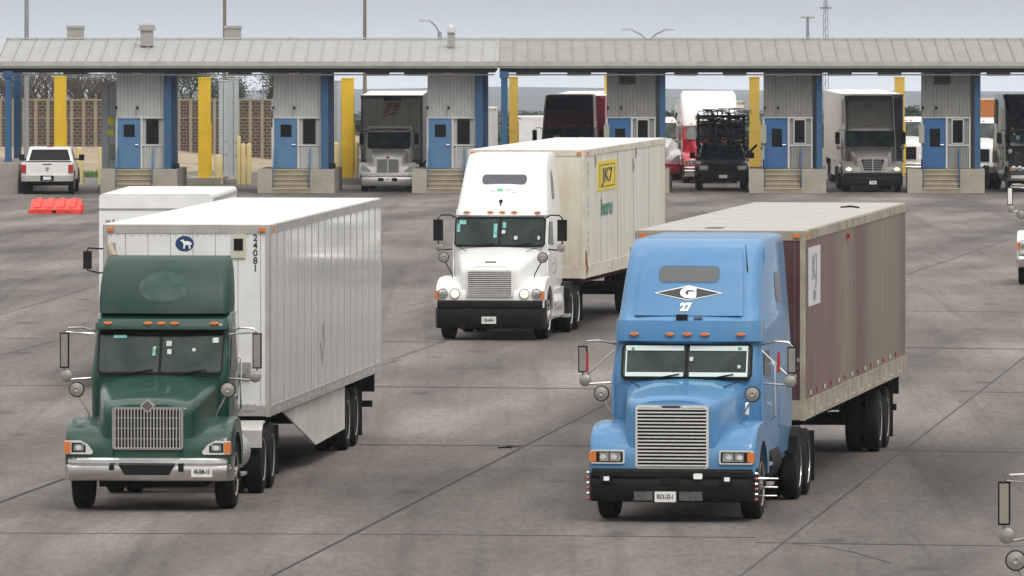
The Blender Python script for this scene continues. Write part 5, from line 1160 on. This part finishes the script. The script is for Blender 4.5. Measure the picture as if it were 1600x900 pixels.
mp_ = dict(paint=maroon_p, grille=(.5, .85, 1.5), gstyle='h', bumper=(.3, .8, black_pl), bw=1.22, ws=(1.95, 2.65, 1.8, 2.1), yb=5.2, cab_hw=1.18, ws_hw=1.08, corner=.2, front=[(2.78, 2.15), (3.0, 2.25), (3.4, 2.5), (3.42, 2.46), (3.8, 2.75), (4.1, 3.1)], top_hw=1.08, markers=(2.8, None), mirror='black', mirror_out=.3, rear_axles=(6, 7.3), stickers=[(-.5, 2.3, .18, .1, stk_g), (.6, 2.25, .2, .08, stk_y)], len=8)
t, yf, cx_, cab = tractor('very dark red sleeper truck seen only above the white truck\'s container', 2.38, 421, .05, mp_)
fd = interp([(3.44, 2.38), (3.8, 2.68), (4.06, 2.98)]); M().onfront(rrect(-.98, .98, 3.5, 4.02, .12), fd, .03, .05).build('dark_fairing_panel', rubber, cab)
T_ = trailer('trailer with a faded pink red side behind the dark red truck', 2.85, 428.4, .075, 15, 4.05, 1.1, (maroon_p, pink_p, roof_w, maroon_p, seamd), wheels=(11.5, 12.8), posts=False)
rp_ = dict(paint=red_p, grille=(.5, .85, 1.5), gstyle='h', bumper=(.3, .75, chrome), bw=1.25, ws=(1.95, 2.55, 1.8, 2.1), yb=5.0, cab_hw=1.22, ws_hw=1.05, corner=.2, visor=(2.56, 2.75, .05, white_p), roofz=2.8, mirror='chrome', mirror_out=.3, rear_axles=(6, 7.3), fmir=0, len=8)
t, yf, cx_, cab = tractor('red truck with a tall white roof fairing behind the pipe-laden pickup', 9.0, 434, -.015, rp_)
d = M(); d.loft([hring(z, y, 5.2, h__, .3, .1, bow=.06) for z, y, h__ in ((2.6, 2.05, 1.25), (2.9, 2.15, 1.27), (3.5, 2.5, 1.27), (3.95, 2.95, 1.24), (4.12, 3.4, 1.15))]); d.build('roof_fairing', white_p, t)
T_ = trailer('pale grey trailer coupled behind the red and white truck', 9.35, 441.5, -.014, 15, 3.6, 1.1, (grey_p, mat('pale_grey_side', (.5, .5, .47), .5, dirt=(.3, .3, .27), damt=.4), roof_w, rail_g, seamd), wheels=(11.5, 12.8), posts=False, W=2.8)
T_ = None
pp = dict(paint=taupe_p, grille=(.56, .86, 1.44), gstyle='oval', gframe=chrome, gbarmat=alu, bumper=(.28, .85, black_pl), plate=(0, .42, 'P 4418'), bw=1.30, h0=.70, h1=.96, zc=1.95, hz=1.52, ws=(1.97, 2.62, 1.8, 2.1), yb=5.2, cab_hw=1.12, ws_hw=1.03, corner=.24, lamp='swept', lit=True, lz=1.02, fz=1.32,
          front=[(2.75, 2.1), (2.88, 2.2), (3.2, 2.35), (3.7, 2.6), (4.0, 2.85), (4.1, 3.1)], top_hw=1.08, markers=(2.80, None), mirror='black', mirror_out=.32, rear_axles=(6, 7.3), len=8, fmir=0, marker_x=(-.2, 0, .2))
t, yf, cx_, cab = tractor('taupe grey truck with oval chrome grille and lit lamps in the lane under the canopy', 15.70, 417.6, -.02, pp)
M().onfront(rrect(-.92, .92, 2.96, 3.92, .14), lambda z: yf(z)-.03, .02, .02).build('fairing_panel', mat('olive_grey_panel', (.30, .295, .25), .4, dirt=(.12, .11, .09), damt=.4), cab)
for s in (-1, 1): M().onside([(2.9, 2.9), (5.1, 2.9), (5.1, 4.0), (3.2, 4.0)], lambda z: cx_(z), .01, .03, s).build('side_extender', mat('light_taupe', (.38, .375, .35), .4), cab)
T_ = trailer('cream sided trailer coupled behind the taupe grey truck', 16.0, 425.6, -.022, 15, 4.15, 1.1, (mat('dark_trailer_front', (.2, .2, .18), .5), cream_s, roof_w, grey_p, seamd), wheels=(11.5, 12.8), W=2.7, skirt=([(3, 1.1), (3.3, .4), (10.5, .4), (10.5, 1.1)], grey_p), posts=False)
kp = dict(paint=black_p, grille=(.5, .85, 1.5), gstyle='v', gframe=chrome, bumper=(.5, .75, chrome), bw=1.24, ws=(2.0, 2.6, 1.8, 2.05), yb=5.6, cab_hw=1.12, ws_hw=.95, corner=.3, lamp='round', lit=False, lz=1.05, fz=1.35, front=[(2.75, 2.0), (3.0, 2.2), (3.5, 2.45), (3.95, 2.8), (4.15, 3.3)], top_hw=1.0, markers=(2.75, None), mirror='black', mirror_out=.3,
          rear_axles=(6.4, 7.7), len=8.6, stickers=[(-.6, 2.35, .1, .12, stk_c), (-.75, 2.5, .05, .05, stk_w)])
t, yf, cx_, cab = tractor('black high roof truck cut off by the right edge of the canopy lanes', 22.9, 417.5, -.11, kp)
for s in (-1, 1): M().onside([(4.3, 1.2), (5.6, 1.2), (5.6, 4.0), (4.7, 3.9), (4.5, 3)], lambda z: cx_(z), .02, .03, s).build('side_extender', mat('scuffed_grey_panel', (.10, .105, .10), .6, dirt=(.3, .3, .27), damt=.5, dscale=2), cab)
mwp = dict(paint=white_p, grille=(.5, .95, 1.5), gstyle='h', bumper=(.45, .86, chrome), bw=1.22, lamp='round', lit=True, lz=1.02, fz=1.35, ws=(1.92, 2.44, 1.85, 2.1), zc=1.9, mirror='chrome', mirror_mat=white_pl, rim='white', mirror_out=.40, yb=3.2)
tractor('white truck cut off by the right edge, only its headlamp side in view', 13.86, 240.3, .07, mwp)
np_ = dict(paint=taupe_p, bw=1.22, ws=(1.88, 2.44, 1.72, 2.0), yb=3.2, mirror='chrome', mirror_mat=mat('mirror_olive', (.26, .245, .19), .5, .2), mirror_out=.25, cab_hw=1.03, lamp='rect', fz=1.2, zc=1.86, hz=1.4)
tractor('truck outside the lower right corner showing just its mirrors', 6.56, 104.0, .08, np_)
wt = dict(paint=white_p, grille=(.42, .85, 1.5), gstyle='h', gframe=white_p, gbarmat=black_pl, bumper=(.3, .7, chrome), bw=1.2, ws=(1.9, 2.6, 1.8, 2.1), cab_hw=1.1, ws_hw=1.0, yb=3.0, fmir=0, mirror='black', lamp='swept', roofz=2.8)
tractor('white truck standing left of the black truck beyond the last booth', 21.4, 438, 0, wt)
tractor('white truck half hidden between the taupe truck and the last booth', 18.4, 446, 0, dict(wt, mirror='chrome', mirror_mat=grey_p))
tractor('white truck with red stripe partly behind the fourth booth\'s blue post', 6.55, 440, 0, dict(wt, paint=white_p, bumper=(.3, .8, red_p), rim='white'))
far_w = mat('far_box_white', (.72, .72, .71), .5, dirt=(.5, .5, .48), damt=.3)
def boxcar(px0, px1, ytop, Y, label, m, L=12, wheels=(8.5, 9.8), extra=None):
    T = PZ(ytop, Y)-gz(Y); W = (px1-px0)*Y/F
    return trailer(label, PX((px0+px1)/2, Y), Y, .0, L, T, 1.1, (m, m, roof_w, m, seamd), wheels=wheels, W=W, posts=False)
T_ = boxcar(985, 1053, 190, 446, 'white van body with black letters UN beside the fourth booth', far_w)
put_text('FUN', .75, lambda x, y: (.50+x*.9+y*.2, -.02, 2.75+y), 'letters', darkink, T_, .03)
boxcar(1508, 1572, 155, 452, 'orange brown box trailer above the white truck at the right', mat('orange_box', (.48, .16, .035), .5))
boxcar(745, 777, 168, 455, 'grey white trailer seen between two blue posts', mat('far_grey', (.5, .5, .5), .5, dirt=(.35, .35, .33), damt=.4))
boxcar(808, 872, 182, 470, 'white trailer left of the dark red truck', far_w)
boxcar(925, 947, 158, 470, 'narrow view of a white trailer right of the dark red truck', far_w)
boxcar(655, 690, 178, 470, 'dull red trailer beyond the third booth', mat('far_maroon', (.16, .03, .045), .5))
boxcar(484, 497+20, 195, 468, 'white trailer beyond the second booth', far_w)
boxcar(1345, 1400, 165, 475, 'white trailer behind the taupe truck\'s lane', far_w)

# ---------- pickups
def pickup(label, X, Y, rot, paint, lampc, s=1.0, rear_plate=None, dark=False):
    t = thing('pickup_truck', label, 'pickup', (X, Y, gz(Y)), rot); t.scale = (s, s, s)
    b = M()
    def ring(y, w_, zt, zb, r=.12): return [(x, y, z) for x, z in rrect(-w_, w_, zb, zt, r)]
    b.loft([ring(.12, .86, .98, .5), ring(.2, .94, 1.04, .46), ring(.5, .98, 1.10, .45), ring(1.7, 1.0, 1.16, .45), ring(3.6, 1.0, 1.16, .45)])
    b.build('body', paint, t, 45)
    bb = M(); bb.box(-.99, .99, 3.62, 5.55, .55, 1.22); bb.build('cargo_bed', paint, t, bevel=.04)
    ib = M(); ib.box(-.86, .86, 3.75, 5.48, 1.05, 1.235); ib.build('bed_liner', black_pl, t)
    tg = M(); tg.box(-.80, .80, 5.53, 5.60, .66, 1.21); tgo = tg.build('tailgate', paint, t, bevel=.02)
    M().box(-.16, .16, 5.60, 5.615, 1.13, 1.16).build('tailgate_handle', rubber, tgo)
    em_ = M(); em_.onfront([(-.07, 1.03), (.07, 1.03), (.05, .92), (0, .88), (-.05, .92)], lambda z: 5.6, -.01, .02); em_.build('tailgate_emblem', seamd, tgo)
    c = M(); c.loft([hring(z, yf_, yb_, w_, .15, .12) for z, yf_, yb_, w_ in ((1.12, 1.55, 3.66, .94), (1.2, 1.62, 3.62, .93), (1.72, 2.2, 3.42, .80), (1.78, 2.35, 3.3, .76))]); co = c.build('cabin', paint, t, 45)
    fy_ = interp([(1.2, 1.62), (1.72, 2.2)]); ry = interp([(1.2, -3.62), (1.72, -3.42)]); sx_ = interp([(1.2, .93), (1.72, .80)])
    M().onfront([(-.80, 1.24), (.80, 1.24), (.69, 1.68), (-.69, 1.68)], fy_, .008, .02).build('windscreen', glass_m, co)
    r_ = M(); r_.loft([[(x, -ry(z)+.006, z) for x, z in [(-.80, 1.25), (.80, 1.25), (.68, 1.67), (-.68, 1.67)]], [(x, -ry(z)-.02, z) for x, z in [(-.80, 1.25), (.80, 1.25), (.68, 1.67), (-.68, 1.67)]]]); r_.build('rear_window', dglass, co)
    for s_ in (-1, 1):
        M().onside([(1.95, 1.25), (3.4, 1.25), (3.25, 1.66), (2.35, 1.66)], sx_, .006, .02, s_).build('side_window', dglass, co)
        M().box(*sorted((s_*.80, s_*.99)), 5.5, 5.61, .82, 1.13).build('tail_lamp', redl, t, bevel=.015)
        L = M(); L.box(*sorted((s_*.58, s_*.92)), .06, .2, .82, .98); L.build('headlight', lampc, t, bevel=.02)
        for y in (1.0, 4.65):
            wheel(t, s_*.88, y, z=.40, s=.785)
            a = M(); a.prism([(y+.5*math.cos(R(q)), .42+.5*math.sin(R(q))) for q in range(0, 181, 18)]+[(y+.44*math.cos(R(q)), .42+.44*math.sin(R(q))) for q in range(180, -1, -18)], 'x', *sorted((s_*.8, s_*1.01))); a.build('wheel_arch', black_pl, t)
        mi = M(); mi.box(*sorted((s_*.93, s_*1.1)), 1.95, 2.0, 1.24, 1.3); mi.box(*sorted((s_*1.05, s_*1.25)), 1.9, 2.05, 1.22, 1.45); mi.build('mirror', black_pl, t, bevel=.03)
        M().onside([(2.65, .6), (2.66, .6), (2.66, 1.15), (2.65, 1.15)], lambda z: 1.0, .004, .01, s_).build('door_seam', rubber, t)
    M().box(-.12, .12, 3.2, 3.36, 1.77, 1.80).build('third_brake_light', redl, co)
    rb = M(); rb.prism([(-.99, 5.45), (-.99, 5.62), (-.85, 5.74), (.85, 5.74), (.99, 5.62), (.99, 5.45)], 'z', .50, .72); rbo = rb.build('rear_bumper', alu if not dark else black_pl, t, bevel=.03)
    pb = M(); pb.box(-.26, .26, 5.70, 5.752, .52, .72); pbo = pb.build('plate_recess', rubber, rbo)
    M().box(-.15, .15, 5.75, 5.765, .56, .68).build('number_plate', white_pl, pbo)
    th_ = M(); th_.box(-.05, .05, 5.4, 5.85, .42, .5); th_.box(-.5, .5, 5.3, 5.42, .38, .48); th_.build('tow_bar', chassis_m, t)
    fb_ = M(); fb_.prism([(-1.0, .4), (-1.0, .15), (-.85, .02), (.85, .02), (1.0, .15), (1.0, .4)], 'z', .46, .70); fb_.build('front_bumper', black_pl if dark else alu, t, bevel=.03)
    g_ = M(); g_.m(0).box(-.56, .56, .08, .2, .74, 1.02)
    for i in range(5): g_.m(1).box(-.54, .54, .06, .1, .77+.055*i, .785+.055*i)
    g_.build('grille', [rubber, alu if not dark else black_pl], t)
    M().box(-.16, .16, .0, .03, .5, .62).build('front_plate', white_pl, t)
    ub = M(); ub.box(-.7, .7, .6, 5.3, .38, .6); ub.tube([(-.8, 4.65, .4), (.8, 4.65, .4)], .09); ub.tube([(-.8, 1, .4), (.8, 1, .4)], .06); ub.build('underbody', chassis_m, t)
    return t
pickup('white pickup seen from behind with red tail lamps beside the blue posts', PX(74, 414), 420.2, math.pi, white_p, lens, 1.13)
# rotated by half a turn: the root sits at its front
dk = pickup('dark pickup facing the camera under a towering load of pipe frames', PX(1129, 421), 420, .0, mat('dark_car_paint', (.03, .03, .033), .3, coat=.4), lens, 1.13, dark=True)
M().onfront([(-.80, 1.10), (.80, 1.10), (.9, 1.18), (-.9, 1.18)], lambda z: .7+(z-1.1)*9, .01, .02).build('bonnet_glare', mat('bonnet_glare_tone', (.42, .42, .41), .3, coat=.5), dk)  # pale sheet laid on the dark bonnet, painted as glare
t = thing('metal_frame_load', 'tangled black pipe frames stacked high on the dark pickup', 'cargo', (PX(1129, 421), 420, gz(420)), 0)
rnd = random.Random(3); c = M()
for x in (-1.0, -.35, .35, 1.0):
    for y in (2.2, 4.0, 6.0): c.tube([(x, y, 1.5), (x, y, 3.3)], .035, 5)
for z in (1.9, 2.35, 2.8, 3.2):
    for y in (2.2, 6.0): c.tube([(-1.05, y, z), (1.05, y, z)], .03, 5)
    for x in (-1.0, 1.0): c.tube([(x, 2.2, z), (x, 6.0, z)], .03, 5)
c.tube([(-1.1, .6, 1.3), (-1.1, 2.2, 2.4)], .03, 5); c.tube([(1.1, .6, 1.3), (1.1, 2.2, 2.4)], .03, 5); c.build('carrying_rack', black_pl, t)
for k in range(2):
    c = M()
    for i in range(70):
        x0, y0, z0 = rnd.uniform(-1.1, .75), rnd.uniform(1.9, 5.8), rnd.uniform(1.55, 3.25); w_, h_ = rnd.uniform(.25, .6), rnd.uniform(.25, .5); tx = rnd.uniform(-.15, .15)
        c.tube([(x0, y0, z0), (x0+w_, y0+tx, z0+rnd.uniform(-.08, .08)), (x0+w_+tx, y0+.1, min(z0+h_, 3.5)), (x0+tx, y0, min(z0+h_, 3.52)), (x0, y0, z0)], rnd.uniform(.018, .035), 5)
    c.build('pipe_frames', [black_pl, mat('grey_pipe', (.12, .12, .125), .5)][k], t)
for x in (-.55, .55):
    c = M(); c.box(x-.35, x+.35, 2.6, 4.6, 2.2, 3.0); c.build('bundle', mat('grey_bundle', (.16, .16, .17), .7, var=.5, scale=5), t, bevel=.08)
c = M(); c.tube([(1.0, .9, 1.5), (1.5, .8, 2.0)], .06, 6); c.build('projecting_pipe', black_pl, t)
pickup('white car partly hidden between the silver truck\'s trailer and the third booth', PX(662, 445), 445, 0, white_p, lens, 1.2)

# ---------- fallen red barrier
t = thing('traffic_barrier', 'bright orange red plastic barrier lying on its side on the yard', 'barrier', (PX(88, 362), 361.5, gz(361.5)), 0)
plast = mat('barrier_plastic', (.68, .035, .022), .5, var=.1, dirt=(.8, .2, .15), damt=.2, dscale=2)
b = M(); sec = [(-.0, .0), (-.0, .17), (.35, .24), (.95, .52), (1.15, .52), (1.15, .0)]
b.prism(sec, 'x', -.95, .95)
for x in (-.95, .95): pass
bo_ = b.build('barrier_body', plast, t, bevel=.05)
for x in (-.72, -.28, .16, .60):
    r = M(); r.loft([[(x-.16, .20, .12), (x+.16, .20, .12), (x+.12, .20, .25), (x-.12, .20, .25)], [(x-.05, .95, .40), (x+.20, .95, .40), (x+.17, .95, .59), (x-.02, .95, .59)], [(x-.05, 1.12, .40), (x+.20, 1.12, .40), (x+.17, 1.12, .57), (x-.02, 1.12, .57)]]); r.build('barrier_rib', plast, t, bevel=.06)
M().box(-.14, .02, -.02, .1, .04, .13).build('fork_slot', rubber, t)
for x in (-.6, .45): M().box(x-.1, x+.1, -.012, .05, .05, .12).build('moulded_recess', mat('barrier_dark', (.45, .03, .02), .6), t)
M().box(-1.06, -.93, .1, .3, .03, .14).build('end_lug', plast, t, bevel=.03); M().box(.93, 1.03, .25, .9, .05, .36).build('end_cap', plast, t, bevel=.04)
# small litter on the big joint
p_ = ground_at(793, 700); t = thing('tire_scrap', 'small dark scrap of tyre lying on the diagonal joint', 'debris', p_, .3)
c = M(); c.tube([(-.13, 0, .02), (0, .25, .05), (.16, .1, .03), (.25, .5, .02)], [.01, .02, .018, .01], 6); c.tube([(-.2, -.3, .02), (.05, -.35, .04), (.2, -.2, .02)], .022, 5); c.build('tread_strip', rubber, t); t.scale = (.55, .6, .6)

# ------------------------------------------------------------------ the air: pale haze over the plain
hz = bpy.data.materials.new('haze_air'); hz.use_nodes = True; n = hz.node_tree.nodes; n.remove(n['Principled BSDF'])
v = n.new('ShaderNodeVolumePrincipled'); v.inputs['Color'].default_value = (.80, .88, 1, 1); v.inputs['Density'].default_value = 7.5e-5; v.inputs['Anisotropy'].default_value = .1
hz.node_tree.links.new(v.outputs[0], n['Material Output'].inputs['Volume'])
b = M().box(-4000, 4000, -70, 9200, -150, 12); o = b.build('haze', hz); tag(o, None, None, kind='stuff')
# make canopy lamp labels individual
names = ['left of the maroon truck\'s roof', 'right of the maroon truck\'s roof', 'above the red and white truck, left', 'above the pipe-laden pickup, right', 'above the cream trailer left of the taupe truck', 'above the taupe truck, right', 'between last booth and black truck', 'in front of the second booth', 'above the small silver truck, left', 'above the small silver truck, right', 'above the white pickup', 'left over the lane of the lone yellow guard', 'right over the lane left of the second booth']
for o, nm in zip([o for o in COL.objects if o.get('category') == 'canopy light'], names): o['label'] = 'long dark canopy lamp '+nm
for m in bpy.data.materials: m.use_fake_user = False
